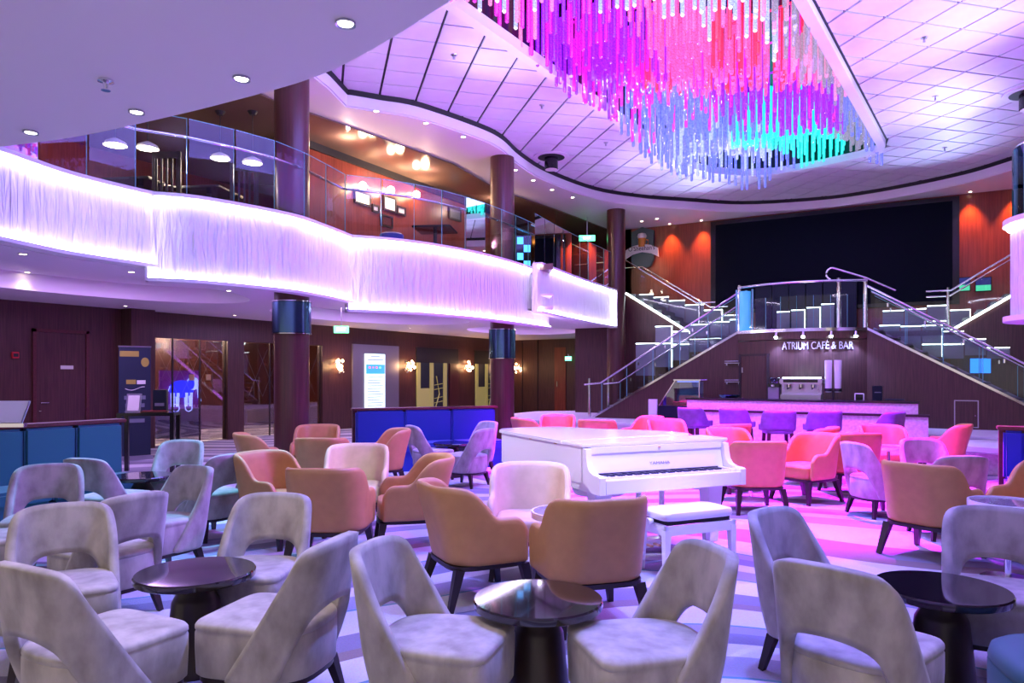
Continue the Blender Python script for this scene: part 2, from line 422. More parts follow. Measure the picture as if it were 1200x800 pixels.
def plate(name, outer, holes, z0, z1, m, parent=None):
    cu = bpy.data.curves.new(name, 'CURVE'); cu.dimensions = '2D'; cu.fill_mode = 'BOTH'; cu.extrude = (z1 - z0) / 2
    for lp in [outer] + list(holes):
        sp = cu.splines.new('POLY'); sp.points.add(len(lp) - 1); sp.use_cyclic_u = True
        for i, p in enumerate(lp): sp.points[i].co = (p[0], p[1], 0, 1)
    t = bpy.data.objects.new(name, cu); COL.objects.link(t)
    dg = bpy.context.evaluated_depsgraph_get()
    me = bpy.data.meshes.new_from_object(t.evaluated_get(dg)); me.name = name
    bpy.data.objects.remove(t); bpy.data.curves.remove(cu)
    me.transform(Matrix.Translation((0, 0, (z0 + z1) / 2)))
    me.materials.clear(); me.materials.append(M(m))
    return link(bpy.data.objects.new(name, me), parent)
def text_mesh(name, body, size, m, parent=None, depth=0.004, fit=None, align='CENTER'):
    cu = bpy.data.curves.new(name, 'FONT'); cu.body = body; cu.size = size; cu.extrude = depth
    cu.align_x = align; cu.align_y = 'CENTER'
    t = bpy.data.objects.new(name, cu); COL.objects.link(t)
    dg = bpy.context.evaluated_depsgraph_get()
    me = bpy.data.meshes.new_from_object(t.evaluated_get(dg)); me.name = name
    bpy.data.objects.remove(t); bpy.data.curves.remove(cu)
    if fit:
        xs = [v.co.x for v in me.vertices]; k = fit / (max(xs) - min(xs))
        for v in me.vertices: v.co.x *= k
    me.transform(Matrix.Rotation(PI / 2, 4, 'X'))      # upright, read from -y
    me.materials.clear(); me.materials.append(M(m))
    return link(bpy.data.objects.new(name, me), parent)
def copy_tree(o, parent=None):
    c = o.copy(); COL.objects.link(c); c.parent = parent
    for ch in list(o.children): copy_tree(ch, c)
    return c
def smooth_path(pts, n=8):            # Catmull-Rom through plan points
    P = [Vector(p) for p in pts]; out = []
    for i in range(len(P) - 1):
        p0, p1, p2, p3 = P[max(i - 1, 0)], P[i], P[i + 1], P[min(i + 2, len(P) - 1)]
        for k in range(n):
            t = k / n
            out.append(0.5 * ((2 * p1) + (p2 - p0) * t + (2 * p0 - 5 * p1 + 4 * p2 - p3) * t * t + (3 * p1 - p0 - 3 * p2 + p3) * t ** 3))
    out.append(P[-1]); return out
def resample(path, step):
    out = [path[0].copy()]; acc = 0.0
    L = sum((path[i + 1] - path[i]).length for i in range(len(path) - 1)); n = max(1, round(L / step)); st = L / n
    nxt = st
    for i in range(len(path) - 1):
        a, b = path[i], path[i + 1]; d = (b - a).length
        while acc + d >= nxt - 1e-9 and len(out) < n:
            out.append(a + (b - a) * ((nxt - acc) / d)); nxt += st
        acc += d
    out.append(path[-1].copy()); return out
def inset(path, d):
    m = len(path); out = []
    for i in range(m):
        t = (path[min(i + 1, m - 1)] - path[max(i - 1, 0)]).normalized()
        out.append(path[i] + Vector((-t.y, t.x)) * d)
    return out
def face_rz(fx, fy):                  # facing given in camera plan; local +y looks that way
    x, y = W(fx, fy); return math.atan2(-x, y)

# ================================================================== SETTING
LWX, BWY, EWY = -14.6, 21.75, 25.0        # left wall, screen wall, far end wall
SOF, CEI, UPF, LOWC = 6.15, 6.45, 3.86, 2.92
tag(MB().box(-18.5, 10, -6, 26, -0.12, 0).build('floor', 'carpet'), kind='structure')
# --- left wall with openings for the glass doors
def lb(u): return PXA(u, 439, LWX).y
ga0, ga1, gb0, gb1 = lb(171), lb(267), lb(286), lb(378)
mw = MB()
mw.box(LWX - 0.2, LWX, -4, ga0, 0, LOWC + 0.3).box(LWX - 0.2, LWX, ga1, gb0, 0, LOWC + 0.3).box(LWX - 0.2, LWX, gb1, EWY, 0, LOWC + 0.3)
mw.box(LWX - 0.2, LWX, ga0, ga1, 2.36, LOWC + 0.3).box(LWX - 0.2, LWX, gb0, gb1, 2.36, LOWC + 0.3)
wl = tag(mw.build('wall_left', 'wood_wall'), kind='structure')
tag(MB().box(LWX - 0.2, LWX, -4, EWY, LOWC + 0.3, 6.3).build('wall_left_upper', 'wood_red'), kind='structure')
mw = MB().box(LWX - 3, -8.2, EWY, EWY + 0.2, 0, 6.3).box(-8.4, -8.2, BWY, EWY, 0, 6.3)
tag(mw.build('wall_end', 'wood_wall'), kind='structure')
tag(MB().box(-8.4, 8, BWY, BWY + 0.2, 0, 6.3).build('wall_back', 'wood_red'), kind='structure')
tag(MB().box(9.6, 9.8, -4, 22, 0, 6.3).build('wall_right', 'wood_wall'), kind='structure')
# room behind the glass doors
mr = MB().box(-18.3, -18.1, 8, 17, 0, 3.0).box(-18.3, LWX - 0.2, 8, 8.2, 0, 3).box(-18.3, LWX - 0.2, 17, 17.2, 0, 3)
tag(mr.build('wall_casino', 'wood_column'), kind='structure')
tag(MB().box(-18.3, LWX - 0.2, 8, 17.2, 2.9, 3.0).build('ceiling_casino', 'soffit_paint'), kind='structure')

# --- atrium ceiling: soffit ring, fascia, tiles in a dark grid
edge_px = [(385, 83), (405, 105), (445, 112), (489, 120), (558, 144), (586, 158), (608, 178), (640, 198), (696, 219), (750, 228), (800, 232), (870, 236),
           (960, 231), (1020, 223), (1084, 211), (1140, 198), (1188, 183)]
atr = [PXZ(u, v, CEI).to_2d() for u, v in edge_px]
atr = smooth_path(atr[1:], 5)
atr = [PXZ(385, 83, CEI).to_2d()] + atr + [Vector(p) for p in ((2.5, 18.6), (3.0, 16), (2.8, 13), (3.3, 9.5), (3.5, 6), (2.5, 3.6), (-2.5, 2.7), (-7, 3.4), (-8.5, 5.5), (-8.1, 7.6))]
op = [PXZ(u, v, CEI).to_2d() for u, v in ((530, 0), (800, 190))]
oL = -5.25; oR = -1.15
opening = [(-5.62, 6.0), (-5.06, 16.3), (-4.95, 16.8), (-4.6, 17.5), (-4.0, 18.1), (-3.2, 18.35), (-2.2, 18.2), (-1.3, 17.9), (-0.9, 17.6), (-0.82, 17.1), (-1.68, 6.0)]
opening = [Vector(p) for p in opening]
plate('ceiling', [(-18.3, -5), (9.8, -5), (9.8, 26), (-18.3, 26)], [atr], SOF, SOF + 0.05, 'soffit_paint').data.materials[0] = M('soffit_paint')
ceil_soffit = bpy.data.objects['ceiling']; tag(ceil_soffit, kind='structure')
tag(MB().wall(atr + [atr[0]], SOF + 0.02, CEI - 0.09, -0.03).build('trim_1', 'white_paint', smooth=40), kind='structure')
tag(MB().wall(atr + [atr[0]], CEI - 0.09, CEI + 0.03, -0.05).build('trim_2', 'black_matte', smooth=40), kind='structure')
ct = plate('ceiling_atrium', [(-10, 1), (6, 1), (6, 23.5), (-10, 23.5)], [opening], CEI + 0.03, CEI + 0.08, 'ceiling_gap'); tag(ct, kind='structure')
# opening frame and recess
opc = opening + [opening[0]]
tag(MB().wall(opc, CEI - 0.10, CEI + 0.06, -0.16).build('trim_3', 'white_paint'), kind='structure')
tag(MB().wall(opc, CEI + 0.06, 7.9, -0.05).build('wall_recess', 'black_gloss'), kind='structure')
tag(MB().box(-5.8, -0.6, 5.8, 18.6, 7.9, 7.95).build('ceiling_recess', 'black_gloss'), kind='structure')

def inside(p, poly):
    c = False; n = len(poly)
    for i in range(n):
        a, b = poly[i], poly[(i + 1) % n]
        if (a[1] > p[1]) != (b[1] > p[1]) and p[0] < (b[0] - a[0]) * (p[1] - a[1]) / (b[1] - a[1]) + a[0]: c = not c
    return c
def clip(poly, p, nrm):               # keep side where (q-p).nrm >= 0
    out = []
    for i in range(len(poly)):
        a, b = poly[i], poly[(i + 1) % len(poly)]
        da, db = (a - p).dot(nrm), (b - p).dot(nrm)
        if da >= 0: out.append(a)
        if da * db < 0: out.append(a + (b - a) * (da / (da - db)))
    return out
TS, ASP, TH, OI, OJ = 0.649, 0.896, 0.259, 0.561, 16.287
def grid(i, j):
    X = (math.cos(TH) * (i + OI) - math.sin(TH) * (j + OJ) * ASP) * TS
    Y = (math.sin(TH) * (i + OI) + math.cos(TH) * (j + OJ) * ASP) * TS
    return Vector(W(X, Y))
G = 0.02
tile_me = None; tiles = []; rest = MB()
ctr_open = Vector((sum(p.x for p in opening) / len(opening), 12.0))
for i in range(-16, 40):
    for j in range(-16, 30):
        c = grid(i + 0.5, j + 0.5)
        if not inside(c, [(-9.6, 1.5), (5.5, 1.5), (5.5, 23), (-9.6, 23)]): continue
        q = [grid(i + G / TS, j + G / TS), grid(i + 1 - G / TS, j + G / TS), grid(i + 1 - G / TS, j + 1 - G / TS), grid(i + G / TS, j + 1 - G / TS)]
        if not (inside(c, atr) or any(inside(p, atr) for p in q)): continue
        # in view?
        d = c - Vector((0, 0)); fx = c.x * CY + c.y * SY; fy = -c.x * SY + c.y * CY
        if fy < 1.5: continue
        u = 600 + FPX * fx / fy; v = HY - FPX * (CEI - EYE) / fy
        seen_t = -60 < u < 1260 and v > -60
        if not (-900 < u < 2400 and v > -900): continue
        hit = [inside(p, opening) for p in q]
        poly = q
        if any(hit) or inside(c, opening):
            best = None
            for k in range(len(opening)):
                a, b = opening[k], opening[(k + 1) % len(opening)]
                t = max(0, min(1, (c - a).dot(b - a) / (b - a).length_squared)); dd = (a + (b - a) * t - c).length
                if best is None or dd < best[0]:
                    nn = (b - a).normalized(); nn = Vector((-nn.y, nn.x))
                    if (ctr_open - a).dot(nn) > 0: nn = -nn
                    best = (dd, a, nn)
            poly = clip(q, best[1] + best[2] * 0.05, best[2])
            if len(poly) < 3: continue
        tiles.append((fy + (0 if seen_t else 100), poly, c, poly is q))
tiles.sort(key=lambda t: t[0])
cell = [(p - grid(0.5, 0.5)) for p in (grid(G / TS, G / TS), grid(1 - G / TS, G / TS), grid(1 - G / TS, 1 - G / TS), grid(G / TS, 1 - G / TS))]
tile_me = MB().prism(cell, 0, 0.03).mesh('ceiling_tile', 'ceiling_tile')
for k, (fy, poly, c, full) in enumerate(tiles):
    if k < 300:
        if full:
            o = link(bpy.data.objects.new('ceiling_tile', tile_me), ct); o.location = (c.x, c.y, CEI)
        else: MB().prism(poly, CEI, CEI + 0.03).build('ceiling_tile', 'ceiling_tile', ct)
    else: rest.prism(poly, CEI, CEI + 0.03)
if rest.v: tag(rest.build('ceiling_tile_field', 'ceiling_tile', ct), kind='stuff')

# --- near gallery above the camera: underside with recessed lamps
NZ = 2.86
ne = [PXZ(u, v, NZ).to_2d() for u, v in ((-300, 200), (-120, 187), (0, 172), (90, 160), (180, 141), (270, 119), (370, 90), (450, 50), (530, 0))]
ne += [Vector(W(*p)) for p in ((0.1, 2.25), (0.7, 1.9), (1.6, 1.3), (3.0, 0.6), (5.0, 0.0))]
ne = smooth_path(ne, 4)
back_l = [Vector(p) for p in ((6.0, -4.5), (-14.4, -4.5), (-14.4, 1.2))]
tag(plate('ceiling_near_gallery', list(ne) + back_l, [], NZ, UPF, 'soffit_paint'), kind='structure')

# ================================================================== LEFT GALLERY (balcony)
def edge(pts, zt): return [PXD(u, 439, (zt - EYE) * FPX / (HY - v)).to_2d() for u, v in pts]
ZT = 3.88
segs = [
    (smooth_path(edge([(-80, 148), (0, 171), (87, 201), (179, 224)], ZT), 10), 2.92),
    (smooth_path(edge([(179, 224), (240, 230), (340, 249), (380, 262), (413, 275)], ZT), 10), 2.74),
    (smooth_path(edge([(413, 275), (470, 279.5), (530, 288.5), (590, 302), (648, 320)], ZT), 10), 2.60),
    (smooth_path(edge([(635, 307), (680, 324.5), (723, 339)], ZT), 10), 2.83)]
galn = ['frontmost rippled gallery front panel at the left edge', 'long rippled gallery front panel above the dark column',
        'rippled gallery front panel with lilac centre above the blue banquette', 'short far rippled gallery front panel beside the staircase column']
bal = empty('gallery_balcony', 'curved upper gallery front with glowing rippled white panels and glass rail', 'balcony', (segs[1][0][0].x, segs[1][0][0].y, 0))
bo = Vector(bal.location)
def loc_path(p): return [Vector((q.x - bo.x, q.y - bo.y)) for q in p]
for k, (path, zb) in enumerate(segs):
    lp = loc_path(path)
    if k in (1, 2): lp = [lp[0] + (lp[0] - lp[1]).normalized() * 0.09] + lp
    if k in (1, 2):
        t = (lp[1] - lp[0]).normalized(); n_ = Vector((-t.y, t.x)); step_at = (lp[0], lp[0] + n_ * 0.2, segs[k - 1][1])
    else: step_at = None
    if k in (0, 1): lp = lp + [lp[-1] + (lp[-1] - lp[-2]).normalized() * 0.09]
    panel = MB().wall(inset(lp, 0.10), zb + 0.03, ZT - 0.03, 0.12).build('rippled_panel', 'ripple_plaster', bal, smooth=60)
    panel['label'] = galn[k]
    MB().wall(lp, ZT - 0.045, ZT, 0.20).build('top_lip', 'white_paint', panel, smooth=50)
    MB().wall(lp, zb, zb + 0.045, 0.20).build('bottom_lip', 'white_paint', panel, smooth=50)
    MB().wall(inset(lp, 0.055), ZT - 0.065, ZT - 0.048, 0.035).build('led_strip', 'led_white', panel)
    MB().wall(inset(lp, 0.055), zb + 0.048, zb + 0.065, 0.035).build('led_strip', 'led_white', panel)
    if step_at: MB().wall([step_at[0], step_at[1]], zb, step_at[2] + 0.045, -0.03).build('end_lip', 'white_paint', panel)
    # closing edges, lit on the inside
    for e in ((len(lp) - 1,) if k == 3 else ()):
        t = (lp[min(e + 1, len(lp) - 1)] - lp[max(e - 1, 0)]).normalized(); n_ = Vector((-t.y, t.x))
        a, b = lp[e], lp[e] + n_ * 0.2; s_ = 0.03 if e == 0 else -0.03
        MB().wall([a, b], zb, ZT, s_).build('end_lip', 'white_paint', panel)
        a2, b2 = lp[e] + n_ * 0.06 + t * s_ * 1.3, lp[e] + n_ * 0.10 + t * s_ * 1.3
        MB().wall([a2, b2], zb + 0.06, ZT - 0.06, s_ * 0.4).build('led_strip', 'led_white', panel)
# glass rail: panes and handrail
rail_path = segs[0][0][:-1] + segs[1][0][:-1] + segs[2][0][:-4] + segs[3][0]
gr = empty('glass_balustrade', 'frameless glass balustrade standing along the glowing curved gallery', 'railing', (bo.x, bo.y, ZT))
for part_path in (segs[0][0][:-1] + segs[1][0][:-1] + segs[2][0][:-2], segs[3][0]):
    rs = resample([Vector((q.x, q.y)) for q in inset(part_path, 0.16)], 0.62)
    ls = [Vector((q.x - bo.x, q.y - bo.y)) for q in rs]
    for a, b in zip(ls[:-1], ls[1:]):
        d = (b - a).normalized() * 0.012
        pn = MB().add([(*(a + d), 0.02), (*(b - d), 0.02), (*(b - d), 1.02), (*(a + d), 1.02)], [(0, 1, 2, 3)]).build('glass_pane', 'glass_rail', gr)
        MB().wall([b - d * 1.6, b - d], 0.02, 1.02, 0.014).build('pane_edge', 'glass_edge', pn)
        MB().wall([a + d, b - d], 1.02, 1.028, 0.012).build('pane_edge', 'glass_edge', pn)
    MB().tube([(p.x, p.y, 0.80) for p in inset([Vector(q) for q in ls], 0.07)], 0.022, 6).build('handrail', 'chrome', gr, smooth=60)
    MB().wall(ls, -0.0, 0.03, 0.03).build('base_shoe', 'chrome', gr)
# upper floor slab and lower soffits
slab = list(inset(rail_path, 0.235)) + [Vector((-9.0, EWY)), Vector((LWX, EWY)), Vector((LWX, 2.0))]
tag(plate('floor_upper', slab, [], UPF - 0.12, UPF, 'ceiling_brown'), kind='structure')
def ell(cx, cy, rx, ry, rot=0, n=40):
    o = []
    for k in range(n):
        a = 2 * PI * k / n; x, y = rx * math.cos(a), ry * math.sin(a)
        o.append(Vector((cx + x * math.cos(rot) - y * math.sin(rot), cy + x * math.sin(rot) + y * math.cos(rot))))
    return o
tag(plate('ceiling_lower', slab, [ell(-11.2, 6.4, 1.5, 3.0, 0.1), ell(-11.4, 13.4, 1.7, 2.9, -0.05), ell(-11.0, 19.8, 1.6, 2.2)], LOWC, LOWC + 0.06, 'soffit_paint'), kind='structure')
tag(plate('ceiling_lower_recess', slab, [], LOWC + 0.28, LOWC + 0.32, 'soffit_paint'), kind='structure')
for k, (cx, cy, rx, ry, r) in enumerate(((-11.2, 6.4, 1.5, 3.0, 0.1), (-11.4, 13.4, 1.7, 2.9, -0.05), (-11.0, 19.8, 1.6, 2.2, 0))):
    e_ = ell(cx, cy, rx, ry, r); tag(MB().wall(e_ + [e_[0]], LOWC, LOWC + 0.3, 0.02).build('trim_%d' % (4 + k), 'soffit_paint', smooth=60), kind='structure')
    area('cove_light', (cx, cy, LOWC + 0.24), (cx, cy, 0), (0.62, 0.36, 1.0), 90, rx, ry)
# upper level: glossy brown ceiling and inner wall
tag(plate('ceiling_upper', [(-14.6, 2), (-9.2, 4), (-9.5, 8.5), (-9.2, 11), (-9.0, 13), (-9.3, 15.5), (-9.0, 18), (-8.6, 25), (-14.6, 25)], [], SOF - 0.03, SOF - 0.005, 'ceiling_brown'), kind='structure')
UWX = -10.55
tag(MB().box(UWX - 0.15, UWX, 9.6, 17.5, UPF, SOF - 0.03).build('wall_upper_lounge', 'wood_red'), kind='structure')
tag(MB().box(UWX, UWX + 0.06, 9.6, 17.5, 5.98, SOF - 0.03).build('trim_8', 'black_matte'), kind='structure')

# right gallery nose entering the frame at the right edge
rc = Vector(W(8.28, 10.5)); r_ = 0.98
arc = [rc + Vector((math.cos(a), math.sin(a))) * r_ for a in [math.radians(30 - 10 * k) for k in range(32)]]
far = arc[-1]
nose = empty('gallery_nose', 'rounded end of the right gallery, glowing white at the right edge', 'balcony', (rc.x, rc.y, 0))
la = [p - rc for p in arc]
MB().wall([p * 0.90 for p in la], 2.42, 3.80, -0.1).build('rippled_panel', 'ripple_plaster', nose, smooth=60)
MB().wall(la, 3.78, 3.86, -0.2).build('top_lip', 'white_paint', nose, smooth=60)
MB().prism([tuple(p) for p in la], 2.34, 2.42).build('bottom_lip', 'soffit_paint', nose, smooth=60)
MB().wall([p * 0.95 for p in la], 3.74, 3.765, -0.03).build('led_strip', 'led_white', nose)
for k in range(10, 28, 2):
    pn = MB().wall([la[k] * 0.88, la[k + 1] * 0.88, la[k + 2] * 0.88], 3.86, 4.9, -0.012).build('glass_pane', 'glass_rail', nose, smooth=60)
    MB().wall([la[k] * 0.88, la[k] * 0.88 + (la[k + 1] - la[k]) * 0.12], 3.86, 4.9, -0.014).build('pane_edge', 'glass_edge', pn)
MB().tube([(p.x * 0.85, p.y * 0.85, 4.92) for p in la], 0.025, 6).build('handrail', 'chrome', nose, smooth=60)
MB().prism([tuple(p * 0.85) for p in la], 3.7, 3.84).build('deck', 'soffit_paint', nose)

# ================================================================== COLUMNS
def column(u, yc, rad, label, collar=True):
    x, y = W((u - 600) / FPX * yc, yc)
    t = empty('column', label, 'column', (x, y, 0))
    MB().lathe([(rad, 0.0), (rad, SOF)], 28).build('shaft', 'wood_column', t, smooth=40)
    MB().lathe([(rad + 0.02, 0), (rad + 0.02, 0.10), (rad, 0.11)], 28).build('base_ring', 'steel', t, smooth=30)
    if collar:
        zt, zb = collar
        MB().lathe([(rad + 0.005, zb), (rad + 0.03, zb + 0.01), (rad + 0.03, zt - 0.01), (rad + 0.005, zt)], 28).build('collar', 'collar_blue', t, smooth=30)
        for z in (zb - 0.012, zt):
            MB().lathe([(rad + 0.035, z), (rad + 0.035, z + 0.014)], 28).build('collar_ring', 'chrome', t, smooth=30)
    return t
column(342, 11.15, 0.262, 'thick wood-clad column with blue metal collar behind the armchairs', (2.66, 2.18))
column(588.5, 15.4, 0.255, 'wood-clad column with blue collar at the end of the blue banquette', (2.50, 1.90))
column(722, 20.3, 0.255, 'plain wood-clad column at the far end of the glowing gallery', None)

# ================================================================== END OF THE ATRIUM: plinth, stairs, bar, screen
AX = -2.55                                  # axis of symmetry
PZ, LZ = 0.44, 2.55                         # plinth and landing levels
SB = 17.4                                   # front plane of the stairs
plf = [(-10.4, 15.9), (-8.0, 15.6), (5.5, 15.4), (5.5, BWY - 0.01), (-8.15, BWY - 0.01), (-10.4, 19.5)]
pl = empty('stair_plinth', 'low pale plinth carrying the double staircase and bar wall', 'platform')
MB().prism(plf, 0, PZ - 0.04).build('riser', 'plinth', pl)
MB().prism([(p[0], p[1] - 0.02) for p in plf], PZ - 0.04, PZ).build('top_slab', 'white_paint', pl)

# screen
scr = empty('video_wall', 'huge switched-off dark video wall on the end wall', 'screen', (-2.52, BWY - 0.02, 0))
MB().box(-3.15, 3.15, -0.10, 0, 3.35, 6.10).build('bezel', 'black_gloss', scr, bevel=0.01)
MB().box(-3.0, 3.0, -0.115, -0.10, 3.45, 5.98).build('display', 'screen_navy', scr)

# curved bar wall with fascia
def bulge(x0, x1, b0, sag, n=18):
    return [Vector((x0 + (x1 - x0) * k / n, b0 - sag * (1 - (2 * k / n - 1) ** 2))) for k in range(n + 1)]
bw = bulge(AX - 1.36, AX + 1.36, SB, 0.42)
wb = empty('bar_wall', 'curved wood-panelled wall behind the bar under the landing', 'wall panel')
MB().wall(bw, PZ, 2.32, 0.1).build('panelling', 'wood_wall', wb, smooth=40)
MB().wall([p + Vector((0, -0.05)) for p in bw], 2.335, LZ - 0.04, 0.12).build('fascia', 'wood_wall', wb, smooth=40)
MB().wall([p + Vector((0, -0.10)) for p in bw], LZ - 0.05, LZ + 0.02, 0.2).build('edge_trim', 'chrome', wb, smooth=40)
def on_bw(x, off=0.0):
    t = (x - (AX - 1.36)) / 2.72; return Vector((x, SB - 0.42 * (1 - (2 * t - 1) ** 2) - off))
dd = empty('door_2', None, None); tag(dd, kind='structure')
da, db_ = AX - 1.28, AX - 0.66
dpts = [on_bw(da + (db_ - da) * k / 4, 0.02) for k in range(5)]
MB().wall(dpts, PZ, 1.98, 0.03).build('door_leaf', 'wood_wall', dd, smooth=40)
for x in (da - 0.03, db_ + 0.03):
    p = on_bw(x, 0.03); MB().box(p.x - 0.025, p.x + 0.025, p.y - 0.02, p.y + 0.03, PZ, 2.02).build('door_frame', 'chair_wood', dd)
MB().wall([on_bw(da - 0.05, 0.035), on_bw(db_ + 0.05, 0.035)], 1.98, 2.03, 0.03).build('door_frame', 'chair_wood', dd)
for z in (0.9, 1.6):
    p = on_bw(da + 0.03, 0.04); MB().box(p.x - 0.012, p.x + 0.012, p.y - 0.015, p.y + 0.01, z, z + 0.12).build('hinge', 'steel', dd)
# lettering ATRIUM CAFE & BAR on the curved wall
lt = text_mesh('bar_lettering', 'ATRIUM CAF\u00c9 & BAR', 0.235, 'letter_metal', None, 0.012, fit=1.42)
lcx, lz = AX + 0.36, 1.985
p0 = PXB(957, 405, 17.0); lcx, lz = p0.x, p0.z
for v in lt.data.vertices:
    q = on_bw(lcx + v.co.x, 0.03 - v.co.y); v.co = Vector((q.x, q.y, lz + v.co.z))
tag(lt, 'silver metal letters reading ATRIUM CAF\u00c9 & BAR on the curved wall', 'lettering')
# spotlights on the fascia
for u in (910, 942, 974, 1002):
    q = PXB(u, 389, 16.95); c = on_bw(q.x, 0.10)
    sp = empty('fascia_spotlight', 'small bright spotlight on the curved fascia, %s' % {910: 'leftmost of the four', 942: 'second from the left', 974: 'third from the left', 1002: 'rightmost of the four'}[u], 'spotlight', (c.x, c.y, 2.43), 0, 'spotlights on the bar fascia')
    MB().bar((0, 0.06, 0.02), (0, 0, 0.02), 0.02, 0.02).build('arm', 'steel', sp)
    MB().tube([(0, 0.0, 0.05), (0, -0.05, -0.05)], [0.03, 0.042], 10).build('head', 'chrome', sp, smooth=40)
    MB().tube([(0, -0.051, -0.052), (0, -0.056, -0.062)], [0.036, 0.036], 10).build('lens', 'spot_cold', sp)
    spot('fascia_spot_light', (c.x, c.y - 0.09, 2.33), (c.x, c.y - 0.05, 0.9), (0.25, 0.35, 1.0), 70, 110, 0.8, 0.03)

# landing slab
land = [Vector((AX - 3.0, SB)), ] + bw + [Vector((AX + 3.0, SB)), Vector((AX + 3.0, BWY)), Vector((AX - 3.0, BWY))]
land = [Vector((AX - 1.36, SB))] + bw[1:-1] + [Vector((AX + 1.36, SB)), Vector((AX + 1.36, 18.8)), Vector((AX + 3.0, 18.8)), Vector((AX + 3.0, BWY)), Vector((AX - 3.0, BWY)), Vector((AX - 3.0, 18.8)), Vector((AX - 1.36, 18.8))]
lnd = empty('stair_landing', 'mid-height landing with glass parapet between the two stairs', 'landing')
MB().prism([tuple(p) for p in land], LZ - 0.12, LZ).build('slab', 'tread', lnd)
gp = resample(bulge(AX - 1.30, AX + 1.30, SB, 0.42), 0.34)
for a, b in zip(gp[:-1], gp[1:]):
    d = (b - a).normalized() * 0.008
    pn = MB().add([(*(a + d), LZ + 0.02), (*(b - d), LZ + 0.02), (*(b - d), LZ + 0.74), (*(a + d), LZ + 0.74)], [(0, 1, 2, 3)]).build('glass_pane', 'glass_rail', lnd)
    MB().wall([b - d * 2.2, b - d], LZ + 0.02, LZ + 0.74, 0.014).build('pane_edge', 'glass_edge', pn)
MB().tube([(p.x, p.y, LZ + 1.04) for p in bulge(AX - 1.36, AX + 1.36, SB, 0.42)], 0.028, 8).build('handrail', 'chrome', lnd, smooth=60)
for x in (AX - 1.34, AX + 0.82, AX + 1.32):
    p = on_bw(x)
    MB().tube([(p.x, p.y + 0.05, LZ), (p.x, p.y + 0.05, LZ + 1.10)], 0.042, 10).build('post', 'chrome', lnd, smooth=60)
p = on_bw(AX - 1.22)
for k, (x, y) in enumerate(((-0.16, -0.02), (0.20, -0.02), (0.02, 0.16))):
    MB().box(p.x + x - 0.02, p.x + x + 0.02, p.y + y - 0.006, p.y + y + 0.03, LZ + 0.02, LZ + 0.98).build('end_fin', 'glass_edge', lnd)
MB().tube([(p.x + 0.02, p.y + 0.06, LZ + 0.02), (p.x + 0.02, p.y + 0.06, LZ + 0.94)], 0.13, 16).build('lit_glass_post', 'refraction_glow', lnd, smooth=50)
# loop of the right rail
c = on_bw(AX + 0.80)
MB().tube([(c.x - 0.10 + 0.13 * math.cos(a), c.y + 0.05, LZ + 1.20 + 0.13 * math.sin(a)) for a in [math.radians(250 - 20 * k) for k in range(9)]] +
          [(c.x + 0.52, c.y + 0.25, LZ + 1.1), (c.x + 1.1, c.y + 0.4, LZ + 0.80)], 0.022, 8).build('rail_loop', 'chrome', lnd, smooth=60)

# lower flights, mirrored about the axis
def flight(side, label):
    f = empty('staircase', label, 'staircase', (AX, SB, 0))
    sx = side
    top, bot = 1.36, 4.95; slope = (LZ - PZ) / (bot - top)
    n = 13; run = (bot - top) / n
    for k in range(n):                               # treads
        x0 = bot - run * (k + 1); z = PZ + (LZ - PZ) * (k + 1) / n
        MB().box(min(sx * x0, sx * (x0 + run + 0.03)), max(sx * x0, sx * (x0 + run + 0.03)), 0.1, 1.3, z - 0.05, z - 0.002 * k - 0.001).build('tread', 'tread', f)
    zt = lambda x: LZ - (x - top) * slope
    MB().vprism([(sx * top, PZ), (sx * (bot + 0.1), PZ), (sx * (bot + 0.1), PZ + 0.02), (sx * top, LZ - 0.02)], 0.0, 0.1).build('side_wall', 'wood_wall', f)
    MB().bar((sx * top, 0.04, LZ + 0.0), (sx * (bot + 0.12), 0.04, PZ + 0.0), 0.14, 0.05).build('stringer_cap', 'chrome', f)
    MB().bar((sx * top, 1.34, LZ + 0.0), (sx * (bot + 0.12), 1.34, PZ + 0.0), 0.08, 0.22).build('stringer', 'grey_metal', f)
    for y in (0.05, 1.34):
        m = 5; xs = [top + 0.05 + (bot - 0.15 - top) * k / m for k in range(m + 1)]
        for a, b in zip(xs[:-1], xs[1:]):
            a += 0.012; b -= 0.012
            MB().add([(sx * a, y, zt(a) + 0.05), (sx * b, y, zt(b) + 0.05), (sx * b, y, zt(b) + 0.86), (sx * a, y, zt(a) + 0.86)], [(0, 1, 2, 3)]).build('glass_pane', 'glass_rail', f)
            MB().bar((sx * a, y, zt(a) + 0.865), (sx * b, y, zt(b) + 0.865), 0.014, 0.012).build('pane_edge', 'glass_edge', f)
            MB().bar((sx * b, y, zt(b) + 0.05), (sx * b, y, zt(b) + 0.86), 0.014, 0.014).build('pane_edge', 'glass_edge', f)
            MB().bar((sx * (a + b) / 2, y - 0.05, zt((a + b) / 2) + 0.68), (sx * (a + b) / 2, y - 0.05, zt((a + b) / 2) + 0.76), 0.03, 0.03).build('bracket', 'chrome', f)
        MB().tube([(sx * top, y - 0.06, LZ + 1.04 - 0.12), (sx * (bot - 0.1), y - 0.06, zt(bot - 0.1) + 0.84), (sx * (bot + 0.35), y - 0.06, zt(bot - 0.1) + 0.80)], 0.024, 8).build('handrail', 'chrome', f, smooth=60)
        MB().tube([(sx * (bot + 0.22), y - 0.04, PZ), (sx * (bot + 0.22), y - 0.04, PZ + 1.02)], [0.045, 0.03], 10).build('newel_post', 'chrome', f, smooth=60)
    return f
flight(-1, 'left flight of glass-sided stairs rising towards the bar landing')
flight(1, 'right flight of glass-sided stairs coming down beside the bar')
